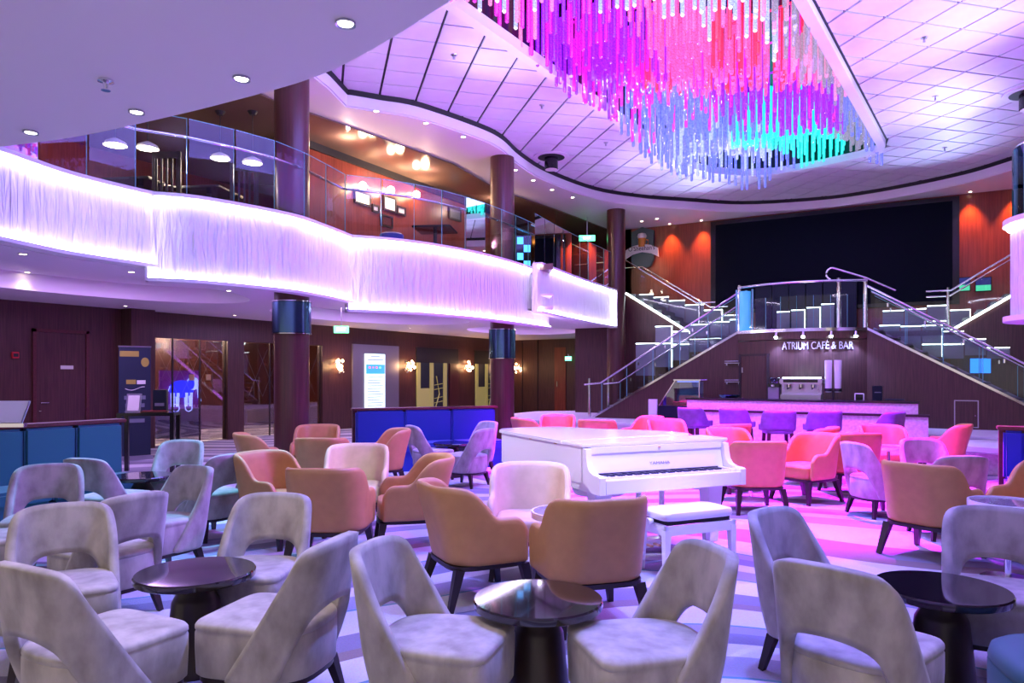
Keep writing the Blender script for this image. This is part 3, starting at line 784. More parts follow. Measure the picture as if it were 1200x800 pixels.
# access hatch and socket on the right stair wall
q0, q1 = PXB(1118, 500.5, SB - 0.01), PXB(1147, 469, SB - 0.01)
h = empty('access_hatch', 'square metal-framed access hatch in the right stair wall', 'hatch', (q0.x, SB - 0.012, q0.z))
hw, hh = q1.x - q0.x, q1.z - q0.z
MB().box(0.02, hw - 0.02, -0.004, 0.01, 0.02, hh - 0.02).build('panel', 'wood_wall', h)
for (a, b, c_, d_) in ((0, hw, 0, 0.02), (0, hw, hh - 0.02, hh), (0, 0.02, 0.02, hh - 0.02), (hw - 0.02, hw, 0.02, hh - 0.02)):
    MB().box(a, b, -0.012, 0.01, c_, d_).build('frame', 'steel', h)
MB().box(hw - 0.07, hw - 0.05, -0.02, -0.004, hh * 0.42, hh * 0.47).build('knob', 'chrome', h)

# upper flights to the galleries
def upper(side, label):
    f = empty('upper_staircase', label, 'staircase', (AX, 19.6, 0))
    sx = side; x0, x1 = 2.95, 5.0; n = 8; run = (x1 - x0) / n
    zz = lambda x: LZ + (x - x0) * (UPF - LZ) / (x1 - x0)
    for k in range(n):
        z = LZ + (UPF - LZ) * (k + 1) / n; a = x0 + run * k
        MB().box(min(sx * a, sx * (a + run)), max(sx * a, sx * (a + run)), 0.08, 1.4, z - 0.16, z).build('tread', 'tread', f)
    MB().vprism([(sx * x0, PZ), (sx * 6.6, PZ), (sx * 6.6, UPF), (sx * x1, UPF), (sx * x0, LZ)], 0.0, 0.08).build('side_wall', 'wood_wall', f)
    MB().bar((sx * x0, -0.01, LZ + 0.02), (sx * x1, -0.01, UPF + 0.02), 0.06, 0.05).build('led_edge', 'led_edge', f)
    MB().box(min(sx * x1, sx * 6.6), max(sx * x1, sx * 6.6), 0.0, 2.1, UPF - 0.1, UPF).build('upper_deck', 'tread', f)
    xs = [x0 + (x1 - x0) * k / 3 for k in range(4)] + [5.8, 6.6]
    for a, b in zip(xs[:-1], xs[1:]):
        za, zb = min(zz(a), UPF), min(zz(b), UPF)
        MB().add([(sx * (a + 0.01), 0.03, za + 0.05), (sx * (b - 0.01), 0.03, zb + 0.05), (sx * (b - 0.01), 0.03, zb + 0.8), (sx * (a + 0.01), 0.03, za + 0.8)], [(0, 1, 2, 3)]).build('glass_pane', 'glass_rail', f)
    for y in (-0.02, 1.36):
        MB().tube([(sx * (x0 - 0.5), y, LZ + 0.95), (sx * x0, y, LZ + 0.95), (sx * x1, y, UPF + 0.95), (sx * 6.6, y, UPF + 0.95)], 0.022, 8).build('handrail', 'chrome', f, smooth=60)
    MB().tube([(sx * (x0 - 0.06), 0.0, LZ), (sx * (x0 - 0.06), 0.0, LZ + 1.02)], 0.03, 8).build('post', 'chrome', f, smooth=60)
    return f
upper(-1, 'left upper flight with glowing edge climbing to the gallery')
upper(1, 'right upper flight climbing to the right gallery')

# stepped frosted panels with lit top edges around the landing
def lit_panels(name, label, spec, b):
    t = empty(name, label, 'light panel', (0, b, 0))
    for (u0, u1, vt, vb) in spec:
        p, q = PXB(u0, vt, b), PXB(u1, vb, b)
        pn = MB().box(p.x + 0.01, q.x - 0.01, -0.02, 0.02, q.z, p.z).build('frosted_panel', 'frosted', t)
        MB().box(p.x + 0.01, q.x - 0.01, -0.03, 0.02, p.z, p.z + 0.018).build('led_edge', 'led_edge', pn)
        if int(u0) % 3 == 0: MB().box(q.x - 0.022, q.x - 0.01, -0.03, 0.02, q.z, p.z).build('led_edge', 'led_edge', pn)
    return t
lit_panels('lit_panel_screen', 'frosted stepped panels with glowing edges above the left stairs',
           [(745, 768, 403, 440), (768, 788, 383, 402), (768, 788, 403, 430), (788, 808, 389, 402), (788, 808, 404, 422), (808, 832, 381, 396), (808, 832, 398, 412), (832, 855, 378, 396), (855, 872, 375, 392), (832, 846, 397, 406)], SB + 1.43)
lit_panels('lit_panel_screen', 'frosted stepped panels with glowing edges on the right stairs',
           [(1030, 1055, 382, 398), (1055, 1080, 383, 411), (1080, 1105, 382, 403), (1080, 1105, 404, 418), (1105, 1130, 389, 403), (1105, 1130, 404, 420), (1130, 1156, 398, 416), (1156, 1184, 408, 420)], SB + 1.43)
lit_panels('lit_panel_wall', 'row of frosted panels with glowing edges under the left of the screen',
           [(748, 766, 346, 372), (766, 784, 349, 374), (784, 803, 353, 378), (803, 825, 358, 381), (825, 847, 364, 384), (847, 866, 370, 386)], 20.9)
lit_panels('lit_panel_wall', 'three frosted panels with glowing edges behind the centre of the landing',
           [(910, 926, 366, 384), (927, 944, 364, 384), (945, 962, 361, 384), (962, 978, 357, 384)], 20.9)
lit_panels('lit_panel_wall', 'row of frosted panels with glowing edges under the right of the screen',
           [(1034, 1060, 365, 383), (1060, 1086, 363, 383), (1086, 1112, 359, 376), (1086, 1112, 377, 384), (1113, 1138, 364, 383)], 20.9)
# slate parapet in front of the screen
sp_ = empty('slate_parapet', 'curved dark slate parapet of upright panels before the video wall', 'parapet', (0, 21.3, 0))
for k, (u0, u1) in enumerate(zip((884, 904, 924, 944, 964, 984), (904, 924, 944, 964, 984, 1004))):
    p, q = PXB(u0, 321, 21.3), PXB(u1, 321, 21.3)
    MB().box(p.x + 0.012, q.x - 0.012, 0.03 * abs(k - 2.5), 0.1 + 0.03 * abs(k - 2.5), LZ, 4.12 - 0.02 * abs(k - 2.5) ** 2 * 0.6).build('slate_panel', 'slate_panel', sp_)

# ------------------------------------------------------------------ bar
BF = 14.9
bar = empty('bar_counter', 'long pale marble bar counter lit magenta before the curved wall', 'bar', (0, BF, 0))
bl = PXB(805, 470, BF).x; br = PXB(1076, 470, BF).x; br2 = PXB(1088, 490, BF - 0.15).x
MB().box(bl + 0.2, br2, -0.15, 0.05, 0, 0.80).build('lower_front', 'bar_marble', bar)
MB().box(bl + 0.2, br2 + 0.02, -0.19, 0.0, 0.80, 0.84).build('lower_ledge', 'chair_wood', bar)
MB().box(bl, br, 0.0, 0.08, 0.84, 1.03).build('upper_front', 'bar_marble', bar)
MB().box(bl, br, 0.05, 0.45, 0.0, 0.84).build('carcass', 'chair_wood', bar)
MB().box(bl - 0.02, br + 0.02, -0.03, 0.50, 1.03, 1.07).build('counter_top', 'black_gloss', bar)
MB().tube([(bl + 0.3, -0.35, 0.22), (br2 - 0.1, -0.35, 0.22)], 0.025, 8).build('foot_rail', 'chrome', bar)
# back counter carrying the machines
BBY = 16.05
bb = empty('back_counter', 'dark back counter behind the bar carrying the coffee machine', 'counter', (0, BBY, 0))
x0, x1 = PXB(850, 470, BBY).x, PXB(1055, 470, BBY).x
MB().box(x0, x1, 0, 0.55, PZ, 0.98).build('carcass', 'chair_wood', bb)
MB().box(x0 - 0.02, x1 + 0.02, -0.03, 0.57, 0.98, 1.01).build('worktop', 'black_gloss', bb)
CT = 1.01
p = PXB(938, 469, BBY + 0.1)
cm = empty('espresso_machine', 'stainless espresso machine on the back counter', 'coffee machine', (p.x, BBY + 0.08, CT))
MB().box(-0.40, 0.40, 0, 0.42, 0.03, 0.13).build('drip_tray', 'steel', cm, bevel=0.01)
MB().box(-0.40, 0.40, 0.16, 0.42, 0.13, 0.36).build('body', 'steel', cm, bevel=0.01)
MB().box(-0.42, 0.42, 0.0, 0.42, 0.34, 0.46).build('head', 'steel', cm, bevel=0.02)
MB().box(-0.34, 0.34, -0.006, 0.0, 0.38, 0.44).build('control_panel', 'black_gloss', cm)
for x in (-0.24, 0.0, 0.24):
    g = MB().lathe([(0.045, 0.27), (0.045, 0.34)], 12, (x, 0.09, 0)).build('group_head', 'chrome', cm, smooth=40)
    MB().bar((x, 0.08, 0.265), (x, -0.10, 0.25), 0.025, 0.025).build('portafilter', 'black_matte', g)
for x in (-0.34, 0.34): MB().tube([(x, 0.02, 0.34), (x + 0.02, -0.03, 0.18)], 0.008, 6).build('steam_wand', 'chrome', cm)
for x in (-0.34, 0.34): MB().lathe([(0.03, 0.0), (0.03, 0.03)], 10, (x, 0.2, 0)).build('foot', 'black_matte', cm)
MB().box(-0.36, 0.36, 0.05, 0.38, 0.46, 0.49).build('cup_rail', 'led_edge', cm)
p = PXB(906, 469, BBY + 0.1)
gd = empty('coffee_grinder', 'dark coffee grinder beside the espresso machine', 'grinder', (p.x, BBY + 0.12, CT))
MB().box(-0.11, 0.11, 0, 0.28, 0.0, 0.28).build('body', 'grey_metal', gd, bevel=0.01)
MB().box(-0.12, 0.12, -0.02, 0.28, 0.28, 0.36).build('head', 'black_gloss', gd, bevel=0.01)
MB().lathe([(0.06, 0.36), (0.11, 0.46), (0.11, 0.48)], 14, (0, 0.14, 0)).build('hopper', 'glass_case', gd, smooth=40)
MB().lathe([(0.045, 0.29), (0.04, 0.33)], 14, (0, -0.03, 0)).build('dial', 'chrome', gd, smooth=40)
p = PXB(976, 469, BBY + 0.1)
cd = empty('cup_dispenser', 'tall upright cup dispenser with two white tubes of cups', 'dispenser', (p.x, BBY + 0.15, CT))
MB().lathe([(0.14, 0), (0.14, 0.02), (0.02, 0.03), (0.02, 0.22)], 14).build('stand', 'black_matte', cd, smooth=40)
for x in (-0.09, 0.09): 
    t_ = MB().lathe([(0.06, 0.18), (0.065, 0.2), (0.075, 0.82), (0.07, 0.84)], 14, (x, 0, 0)).build('cup_tube', 'white_gloss', cd, smooth=40)
    MB().lathe([(0.078, 0.20), (0.078, 0.26)], 14, (x, 0, 0)).build('ring', 'black_matte', t_, smooth=40)
p = PXB(1007, 467, BBY + 0.1)
pt = empty('payment_tablet', 'small white framed tablet standing at the right of the back counter', 'tablet', (p.x, BBY + 0.1, CT))
MB().box(-0.09, 0.09, 0, 0.02, 0.01, 0.17).build('frame', 'white_gloss', pt, bevel=0.008)
MB().box(-0.07, 0.07, -0.003, 0.0, 0.03, 0.15).build('screen', 'black_gloss', pt)
MB().box(-0.06, 0.06, 0.0, 0.10, 0, 0.012).build('foot', 'white_gloss', pt)
p = PXB(1028, 460, BBY + 0.1)
bx = empty('menu_holder', 'purple-lit dark box on the back counter near its right end', 'box', (p.x, BBY + 0.1, CT))
MB().box(-0.09, 0.09, 0, 0.12, 0, 0.32).build('case', 'slate_panel', bx, bevel=0.006)
MB().box(-0.05, 0.07, -0.003, 0, 0.18, 0.20).build('print', 'banner_text', bx)
p = PXB(1048, 469, BBY + 0.1)
lp_ = empty('folded_cloth', 'low dark folded cloth pile at the end of the back counter', 'cloth', (p.x, BBY + 0.12, CT))
for k in range(2): MB().box(-0.22 + 0.05 * k, 0.18, 0.0, 0.2, 0.03 * k + 0.001, 0.03 * k + 0.03).build('fold', 'banner_navy', lp_, bevel=0.01)
p = PXB(848, 466, BBY + 0.1)
bs = empty('basin', 'dark blue bowl on the left of the back counter', 'bowl', (p.x + 0.1, BBY + 0.2, CT))
MB().lathe([(0.10, 0.0), (0.2, 0.05), (0.24, 0.10), (0.22, 0.10), (0.17, 0.05)], 18).build('bowl', 'collar_blue', bs, smooth=50)
# small wall shelves with glasses by the door
for k, v in enumerate((425, 447)):
    p = PXB(858, v, SB - 0.1)
    sh = empty('glass_shelf', '%s of two small steel shelves beside the bar door' % ('upper' if k == 0 else 'lower'), 'shelf', (p.x, SB - 0.16, p.z))
    MB().box(-0.16, 0.16, 0, 0.14, -0.015, 0).build('board', 'steel', sh)
    MB().tube([(-0.16, 0, 0.04), (0.16, 0, 0.04)], 0.006, 6).build('guard', 'chrome', sh)
    for x in (-0.14, 0.14): MB().box(x - 0.01, x + 0.01, 0.10, 0.16, -0.06, -0.015).build('bracket', 'steel', sh)
# glass display case at the left end of the bar
p = PXB(803, 494, 15.68)
gc = empty('display_case', 'slanted glass pastry display case at the left end of the bar', 'display case', (p.x, 15.68, 0))
MB().box(-0.62, 0.30, 0.0, 0.5, PZ, 0.86).build('base', 'slate_panel', gc)
MB().vprism([(-0.60, 0.86), (0.30, 0.86), (0.30, 1.42), (-0.22, 1.42)], 0.0, 0.012).build('front_pane', 'glass_case', gc)
MB().add([(-0.60, 0, 0.87), (-0.22, 0, 1.42), (-0.22, 0.5, 1.42), (-0.60, 0.5, 0.87)], [(0, 1, 2, 3)]).build('side_pane', 'glass_case', gc)
MB().box(-0.26, 0.34, -0.02, 0.52, 1.42, 1.45).build('top_rail', 'chrome', gc)
MB().bar((-0.60, 0, 0.86), (-0.22, 0, 1.43), 0.02, 0.02).build('corner_bar', 'chrome', gc)
MB().bar((0.31, 0, 0.86), (0.31, 0, 1.43), 0.02, 0.02).build('corner_bar', 'chrome', gc)
MB().box(-0.3, 0.3, 0.1, 0.45, 1.12, 1.13).build('glass_shelf', 'glass_case', gc)
MB().box(-0.25, 0.28, 0.4, 0.44, 0.9, 1.40).build('back_panel', 'frosted', gc)
MB().tube([(-0.2, 0.08, 1.40), (0.28, 0.08, 1.40)], 0.012, 6).build('lamp_tube', 'neon_white', gc)
MB().box(-0.86, -0.66, 0.05, 0.10, PZ, 1.0).build('menu_board', 'white_paint', gc)

# ================================================================== FURNITURE
def upath(s, hw, yr, rc):
    g = 1 if s >= 0 else -1; s = abs(s); L1 = hw - rc; q = rc * PI / 2
    if s < L1: x, y, nx, ny = s, yr, 0, -1
    elif s < L1 + q:
        t = (s - L1) / rc; x, y, nx, ny = L1 + rc * math.sin(t), yr + rc * (1 - math.cos(t)), math.sin(t), -math.cos(t)
    else: x, y, nx, ny = hw, yr + rc + s - L1 - q, 1, 0
    return Vector((g * x, y)), Vector((g * nx, ny))
def lerp_poly(pts, n):
    out = []; L = [0]
    for a, b in zip(pts[:-1], pts[1:]): L.append(L[-1] + math.hypot(b[0] - a[0], b[1] - a[1]))
    for k in range(n + 1):
        d = L[-1] * k / n; i = 0
        while i < len(L) - 2 and L[i + 1] < d: i += 1
        t = (d - L[i]) / (L[i + 1] - L[i]); a, b = pts[i], pts[i + 1]
        out.append((a[0] + (b[0] - a[0]) * t, a[1] + (b[1] - a[1]) * t))
    return out
def sup(a, e): c = math.cos(a); s = math.sin(a); return (math.copysign(abs(c) ** (2 / e), c), math.copysign(abs(s) ** (2 / e), s))

# --- velvet lounge chair with cut-out back (local: looks along +y)
def velvet_meshes():
    half_o = [(0.525, 0.205), (0.455, 0.36), (0.375, 0.54), (0.30, 0.715), (0.272, 0.775), (0.215, 0.80), (0.12, 0.81)]
    half_i = [(0.275, 0.205), (0.225, 0.36), (0.197, 0.43), (0.175, 0.475), (0.143, 0.507), (0.095, 0.521), (0.05, 0.526)]
    outer = [(-x, z) for x, z in half_o] + [(0, 0.813)] + half_o[::-1]
    inner = [(-x, z) for x, z in half_i] + [(0, 0.528)] + half_i[::-1]
    N, Mq = 30, 4
    oi, ii = lerp_poly(outer, N), lerp_poly(inner, N)
    v, f = [], []
    for k in range(N + 1):
        for q in range(Mq + 1):
            t = q / Mq
            s = ii[k][0] + (oi[k][0] - ii[k][0]) * t; z = ii[k][1] + (oi[k][1] - ii[k][1]) * t
            p, _ = upath(s, 0.252, -0.255, 0.16)
            h = (z - 0.205) / 0.605
            y = p.y - 0.085 * h ** 1.2 + (p.y + 0.255) * (-0.30 * h)
            x = p.x * (1 - 0.04 * h)
            v.append((x, y, z))
    for k in range(N):
        for q in range(Mq):
            a = k * (Mq + 1) + q; f.append((a, a + 1, a + Mq + 2, a + Mq + 1))
    back = subsurf_mesh('backrest', v, f, 'velvet', 0.05, 1, crease=0.55)
    rings = []
    prof = [(0.205, 0.95), (0.215, 0.985), (0.33, 1.0), (0.398, 1.0), (0.406, 0.985), (0.413, 1.0), (0.428, 0.998), (0.440, 0.97), (0.447, 0.86), (0.449, 0.4)]
    for z, k in prof:
        r = []
        for i in range(36):
            a = 2 * PI * i / 36; c, s = sup(a, 6.5 if math.sin(a) > 0 else 3.2)
            hw = 0.248 + 0.014 * s
            yy = s * 0.272 + 0.010
            r.append((c * hw * k, yy * k - (0.012 if s > 0.9 else 0) * 0, z + (0.012 * (yy) if z > 0.4 else 0)))
        rings.append(r)
    seat = MB().rings(rings).mesh('seat', 'velvet', smooth=55)
    r0 = [[(x * 0.99, y * 0.99, z_) for (x, y, _) in rings[0]] for z_ in (0.18, 0.21)]
    base = MB().rings(r0).mesh('base_frame', 'chair_wood', smooth=40)
    leg = {}
    for k, (sx, sy) in enumerate(((1, 1), (-1, 1), (1, -1), (-1, -1))):
        leg[k] = MB().taper((sx * 0.19, sy * 0.19 + 0.01, 0.185), (sx * 0.225, sy * 0.235 + 0.01, 0.0), 0.05, 0.03).mesh('leg', 'chair_wood')
    return back, seat, base, leg
VM = velvet_meshes()
def velvet_chair(label, group):
    t = empty('lounge_chair', label, 'chair', group=group)
    for nm, me in (('backrest', VM[0]), ('seat', VM[1]), ('base_frame', VM[2])): link(bpy.data.objects.new(nm, me), t)
    for k in range(4): link(bpy.data.objects.new('leg', VM[3][k]), t)
    return t
# --- leather tub armchair
def tub(zb, ztop, hw, yr, rc, smax, th, rec, N=36, Mq=6, m='leather', flare=0.02):
    v, f = [], []
    for k in range(N + 1):
        s = -smax + 2 * smax * k / N
        zt = ztop(abs(s))
        p, n_ = upath(s, hw, yr, rc)
        for q in range(Mq + 1):
            t = q / Mq; z = zb + (zt - zb) * t
            h = (z - zb) / 0.5
            w = max(0, -n_.y)
            v.append((p.x + n_.x * flare * h, p.y - rec * h ** 1.3 * w + n_.y * flare * h, z))
    for k in range(N):
        for q in range(Mq):
            a = k * (Mq + 1) + q; f.append((a, a + 1, a + Mq + 2, a + Mq + 1))
    return subsurf_mesh('shell', v, f, m, th, 1)
def sm(t): t = max(0, min(1, t)); return t * t * (3 - 2 * t)
def arm_top(s):
    z = 0.83 - 0.01 * min(1, s / 0.3) ** 2
    z = z + (0.605 - z) * sm((s - 0.30) / 0.19)
    if s > 0.63: z -= 0.10 * ((s - 0.63) / 0.09) ** 2
    return z
AM_shell = {'leather': tub(0.29, arm_top, 0.285, -0.26, 0.17, 0.72, 0.055, 0.10),
            'leather_lit_cream': tub(0.29, arm_top, 0.285, -0.26, 0.17, 0.72, 0.055, 0.10, m='leather_lit_cream')}
def arm_common():
    seat = []
    for z, k in ((0.29, 0.97), (0.31, 1.0), (0.42, 1.0), (0.445, 0.97), (0.455, 0.85), (0.458, 0.4)):
        seat.append([(sup(2 * PI * i / 32, 4.5)[0] * 0.262 * k, sup(2 * PI * i / 32, 4.5)[1] * 0.26 * k + 0.015, z) for i in range(32)])
    base = [[(sup(2 * PI * i / 32, 4.5)[0] * 0.29, sup(2 * PI * i / 32, 4.5)[1] * 0.285 + 0.0, z) for i in range(32)] for z in (0.265, 0.295)]
    legs = [MB().taper((sx * 0.245, sy * 0.235, 0.27), (sx * 0.285, sy * 0.285 + (0 if sy > 0 else -0.03), 0), 0.062, 0.034).mesh('leg', 'chair_wood') for sx, sy in ((1, 1), (-1, 1), (1, -1), (-1, -1))]
    return {m: MB().rings(seat).mesh('seat', m, smooth=55) for m in ('leather', 'leather_lit_cream')}, MB().rings(base).mesh('base_frame', 'chair_wood', smooth=40), legs
AS, AB, AL = arm_common()
def armchair(label, group, m='leather'):
    t = empty('armchair', label, 'armchair', group=group)
    link(bpy.data.objects.new('shell', AM_shell[m]), t); link(bpy.data.objects.new('seat', AS[m]), t); link(bpy.data.objects.new('base_frame', AB), t)
    for k in range(4): link(bpy.data.objects.new('leg', AL[k]), t)
    return t
def place(t, xc, yc, fx, fy, z=0.0):
    x, y = W(xc, yc); t.location = (x, y, z); t.rotation_euler = (0, 0, face_rz(fx, fy)); return t
GV = 'grey velvet lounge chairs in the foreground'
GF = 'velvet lounge chairs further into the room'
GA = 'leather armchairs around the piano'
GM = 'leather armchairs lit magenta by the bar'
V = [
 (-1.765, 3.11, 0.45, 0.89, 'grey velvet chair cut off at the lower left corner, back to the viewer', GV),
 (-1.11, 3.40, -0.96, 0.27, 'grey velvet chair right of the left foreground table, turned left', GV),
 (-1.51, 4.23, -0.1, -1, 'grey velvet chair facing forward behind the left foreground table', GV),
 (-2.42, 3.91, 0.52, -0.85, 'mauve-lit velvet chair left of the left foreground table, front of back visible', GV),
 (-3.72, 5.75, 0.42, -0.9, 'pale blue-lit velvet chair facing forward beside the teal banquette', GV),
 (-3.62, 5.0, 0.92, 0.4, 'velvet chair of which only the seat shows at the left edge', GV),
 (-3.73, 6.74, 0.25, 0.97, 'velvet chair seen from behind before the small dark table by the teal banquette', GV),
 (-2.62, 4.69, -0.87, 0.5, 'velvet chair seen from behind between mauve chair and left foreground table', GV),
 (-2.73, 5.64, -0.5, -0.87, 'velvet chair with violet-lit side standing behind the left foreground group', GV),
 (-3.73, 7.95, 0.05, -1, 'blue velvet chair facing forward behind the small dark table by the teal banquette', GF),
 (-2.9, 6.97, -0.85, 0.5, 'blue velvet chair turned away right of the small dark table, next to tan armchairs', GF),
 (-0.31, 3.13, 0.95, -0.31, 'grey velvet chair left of the centre foreground table, turned right', GV),
 (0.56, 3.07, -0.96, -0.26, 'grey velvet chair right of the centre foreground table, turned left', GV),
 (1.63, 3.78, 0.62, -0.78, 'velvet chair with slim legs left of the right foreground table', GV),
 (1.46, 3.04, 0.74, 0.67, 'large grey velvet chair seen from behind before the right foreground table', GV),
 (2.57, 3.78, -0.42, -0.91, 'velvet chair facing forward behind the right foreground table', GV),
 (-1.2, 10.8, 0.88, 0.48, 'lilac velvet chair left of the table before the blue banquette', GF),
 (-0.63, 10.15, -0.86, 0.5, 'blue velvet chair right of the table before the blue banquette, beside the piano', GF),
 (-0.6, 11.4, -0.75, -0.66, 'magenta-lit velvet chair half hidden behind the piano, before the blue banquette', GF),
 (4.05, 8.03, 0.98, 0.2, 'bright blue velvet chair turned right on the magenta carpet', GF),
 (4.74, 8.17, -0.1, -1, 'vivid magenta velvet chair facing forward near the bar', GF),
 (4.15, 6.95, 0.05, 1, 'grey velvet chair seen squarely from behind at the right', GF),
]
for xc, yc, fx, fy, lab, g in V: place(velvet_chair(lab, g), xc, yc, fx, fy)
A = [
 (-0.24, 5.06, 0.90, 0.43, 'tan leather armchair in side view left of the round glass table', GA),
 (0.48, 4.62, -0.28, 0.96, 'tan leather armchair seen from behind right of the round glass table', GA),
 (0.14, 5.71, -0.05, -1.0, 'cream-lit armchair facing forward beside the white piano', GA),
 (-0.93, 6.52, -0.97, -0.22, 'tan armchair turned left standing alone left of the piano', GA),
 (-1.50, 6.02, 0.05, 1.0, 'tan armchair seen squarely from behind behind the foreground velvet chairs', GA),
 (-1.58, 7.34, 0.1, -1.0, 'pale yellow-lit armchair facing forward in the second row', GA),
 (-2.16, 6.75, 0.88, -0.45, 'tan armchair turned right, light inside visible, left of the second-row table', GA),
 (-3.1, 9.2, 0.86, 0.5, 'tan armchair in side view in front of the thick column', GA),
 (-2.80, 10.35, 0.1, -1.0, 'pink-lit armchair facing forward against the thick column', GA),
 (-2.25, 8.75, 0.0, 1.0, 'brown armchair seen from behind before the pink-lit armchair', GA),
 (-1.78, 9.75, -0.92, -0.35, 'pink-lit armchair turned left in front of the blue banquette', GA),
 (0.80, 13.0, -0.2, -1.0, 'magenta armchair far behind the piano, nearest the column', GM),
 (0.40, 12.4, 0.9, 0.4, 'dull red armchair far behind the piano lid at its left', GM),
 (1.45, 12.1, 0.3, 0.95, 'dull red armchair far behind the piano, back to the viewer', GM),
 (2.25, 12.75, -0.9, -0.4, 'pink armchair far behind the piano, turned left', GM),
 (2.55, 11.75, 0.1, -1.0, 'bright magenta armchair behind the right half of the piano', GM),
 (3.0, 9.75, 0.3, -0.95, 'hot pink armchair facing forward right of the piano', GM),
 (3.25, 11.1, -0.3, 0.95, 'red armchair in the row behind the hot pink armchair', GM),
 (2.76, 8.32, -0.05, 1.0, 'mauve armchair seen squarely from behind right of the piano keyboard', GM),
 (3.62, 8.95, -0.88, -0.47, 'pink armchair turned left beside the mauve armchair', GM),
 (4.20, 10.3, -0.8, 0.6, 'orange-pink armchair behind the pink one, turned away towards the bar', GM),
 (4.40, 9.45, 0.0, 1.0, 'brown-red armchair seen from behind near the bar', GM),
 (5.35, 10.35, -0.1, -1.0, 'pink armchair facing forward before the bar end', GM),
 (6.45, 10.9, -0.8, 0.6, 'orange armchair mostly hidden behind the magenta velvet chair', GM),
 (3.60, 6.22, 0.85, 0.53, 'tan armchair with violet-lit inside at the right, beside the dark-topped table', GA),
 (4.38, 6.0, -0.9, -0.3, 'tan armchair cut off at the right edge beyond the dark-topped table', GA),
]
for xc, yc, fx, fy, lab, g in A: place(armchair(lab, g, 'leather_lit_cream' if 'cream' in lab or 'yellow' in lab else 'leather'), xc, yc, fx, fy)

# --- bar stools
stool_shell = tub(0.66, lambda s: (0.985 if s < 0.24 else 0.985 + (0.76 - 0.985) * sm((s - 0.24) / 0.18)), 0.235, -0.20, 0.14, 0.56, 0.05, 0.05, m='stool_leather')
st_seat = MB().rings([[(sup(2 * PI * i / 24, 4)[0] * 0.22 * k, sup(2 * PI * i / 24, 4)[1] * 0.22 * k, z) for i in range(24)] for z, k in ((0.62, 0.96), (0.64, 1), (0.69, 1), (0.71, 0.9), (0.715, 0.4))]).mesh('seat', 'stool_leather', smooth=50)
st_legs = [MB().taper((sx * 0.17, sy * 0.17, 0.63), (sx * 0.21, sy * 0.21, 0), 0.05, 0.035).mesh('leg', 'chair_wood') for sx, sy in ((1, 1), (-1, 1), (1, -1), (-1, -1))]
st_foot = MB()
for a, b in (((-0.2, 0.2), (0.2, 0.2)), ((0.2, 0.2), (0.2, -0.2)), ((0.2, -0.2), (-0.2, -0.2)), ((-0.2, -0.2), (-0.2, 0.2))): st_foot.bar((*a, 0.24), (*b, 0.24), 0.022, 0.022)
st_foot = st_foot.mesh('foot_rail', 'steel')
for u, v, fx, fy, lab in ((808, 477, 0.75, 0.66, 'violet-lit bar stool at the far left, turned right, beside the display case'),
                          (858, 478, 0.72, 0.7, 'violet-lit bar stool second from the left, turned right'),
                          (914, 481, 0.12, 1.0, 'violet-lit bar stool in the middle of the bar, back to the viewer'),
                          (968, 481, 0.1, 1.0, 'violet-lit bar stool second from the right, back to the viewer'),
                          (1048, 482, -0.55, 0.85, 'slate-lit bar stool at the right end of the bar')):
    yc = (EYE - 0.985) * FPX / (v - HY)
    t = empty('bar_stool', lab, 'bar stool', group='bar stools along the marble bar')
    link(bpy.data.objects.new('shell', stool_shell), t); link(bpy.data.objects.new('seat', st_seat), t); link(bpy.data.objects.new('foot_rail', st_foot), t)
    for m_ in st_legs: link(bpy.data.objects.new('leg', m_), t)
    place(t, (u - 600) / FPX * yc + fx * 0.15, yc + fy * 0.15, fx, fy)

# --- tables
tb_top = MB().lathe([(0.285, 0.478), (0.298, 0.484), (0.30, 0.492), (0.30, 0.512), (0.294, 0.52)], 48).mesh('tabletop', 'table_dark', smooth=35)
tb_col = MB().lathe([(0.075, 0.455), (0.075, 0.478)], 24).mesh('collar', 'chrome', smooth=35)
tb_ped = MB().lathe([(0.160, 0.0), (0.160, 0.02), (0.152, 0.05), (0.118, 0.365), (0.108, 0.385), (0.082, 0.43), (0.078, 0.455)], 32).mesh('pedestal', 'pedestal', smooth=35)
for xc, yc, lab in ((0.12, 3.36, 'round dark polished table between the two centre foreground chairs'),
                    (-1.665, 3.82, 'round dark polished table at the left foreground, ringed by four chairs'),
                    (2.09, 3.53, 'round dark polished table at the right foreground'),
                    (-3.80, 7.45, 'small round dark table in front of the teal banquette'),
                    (-0.90, 11.05, 'small round dark table in front of the blue banquette')):
    t = empty('lounge_table', lab, 'table', group='dark round lounge tables')
    for nm, me in (('tabletop', tb_top), ('collar', tb_col), ('pedestal', tb_ped)): link(bpy.data.objects.new(nm, me), t)
    place(t, xc, yc, 0, 1)
g_top = MB().lathe([(0.30, 0.575), (0.30, 0.582)], 40).mesh('tabletop', 'glass_grey_top', smooth=35)
g_rim = MB(); n_ = 40
g_rim = MB().lathe([(0.305, 0.545), (0.325, 0.548), (0.325, 0.592), (0.305, 0.592)], 40)
g_rim.f = g_rim.f[:-2]
for k in range(40): g_rim.f.append((120 + k, 120 + (k + 1) % 40, (k + 1) % 40, k))
g_rim = g_rim.mesh('rim', 'white_gloss', smooth=35)
g_stem = MB().lathe([(0.03, 0.02), (0.025, 0.56), (0.12, 0.575)], 16).mesh('stem', 'chrome', smooth=35)
g_base = MB().lathe([(0.22, 0), (0.22, 0.012), (0.05, 0.025)], 32).mesh('base', 'steel', smooth=35)
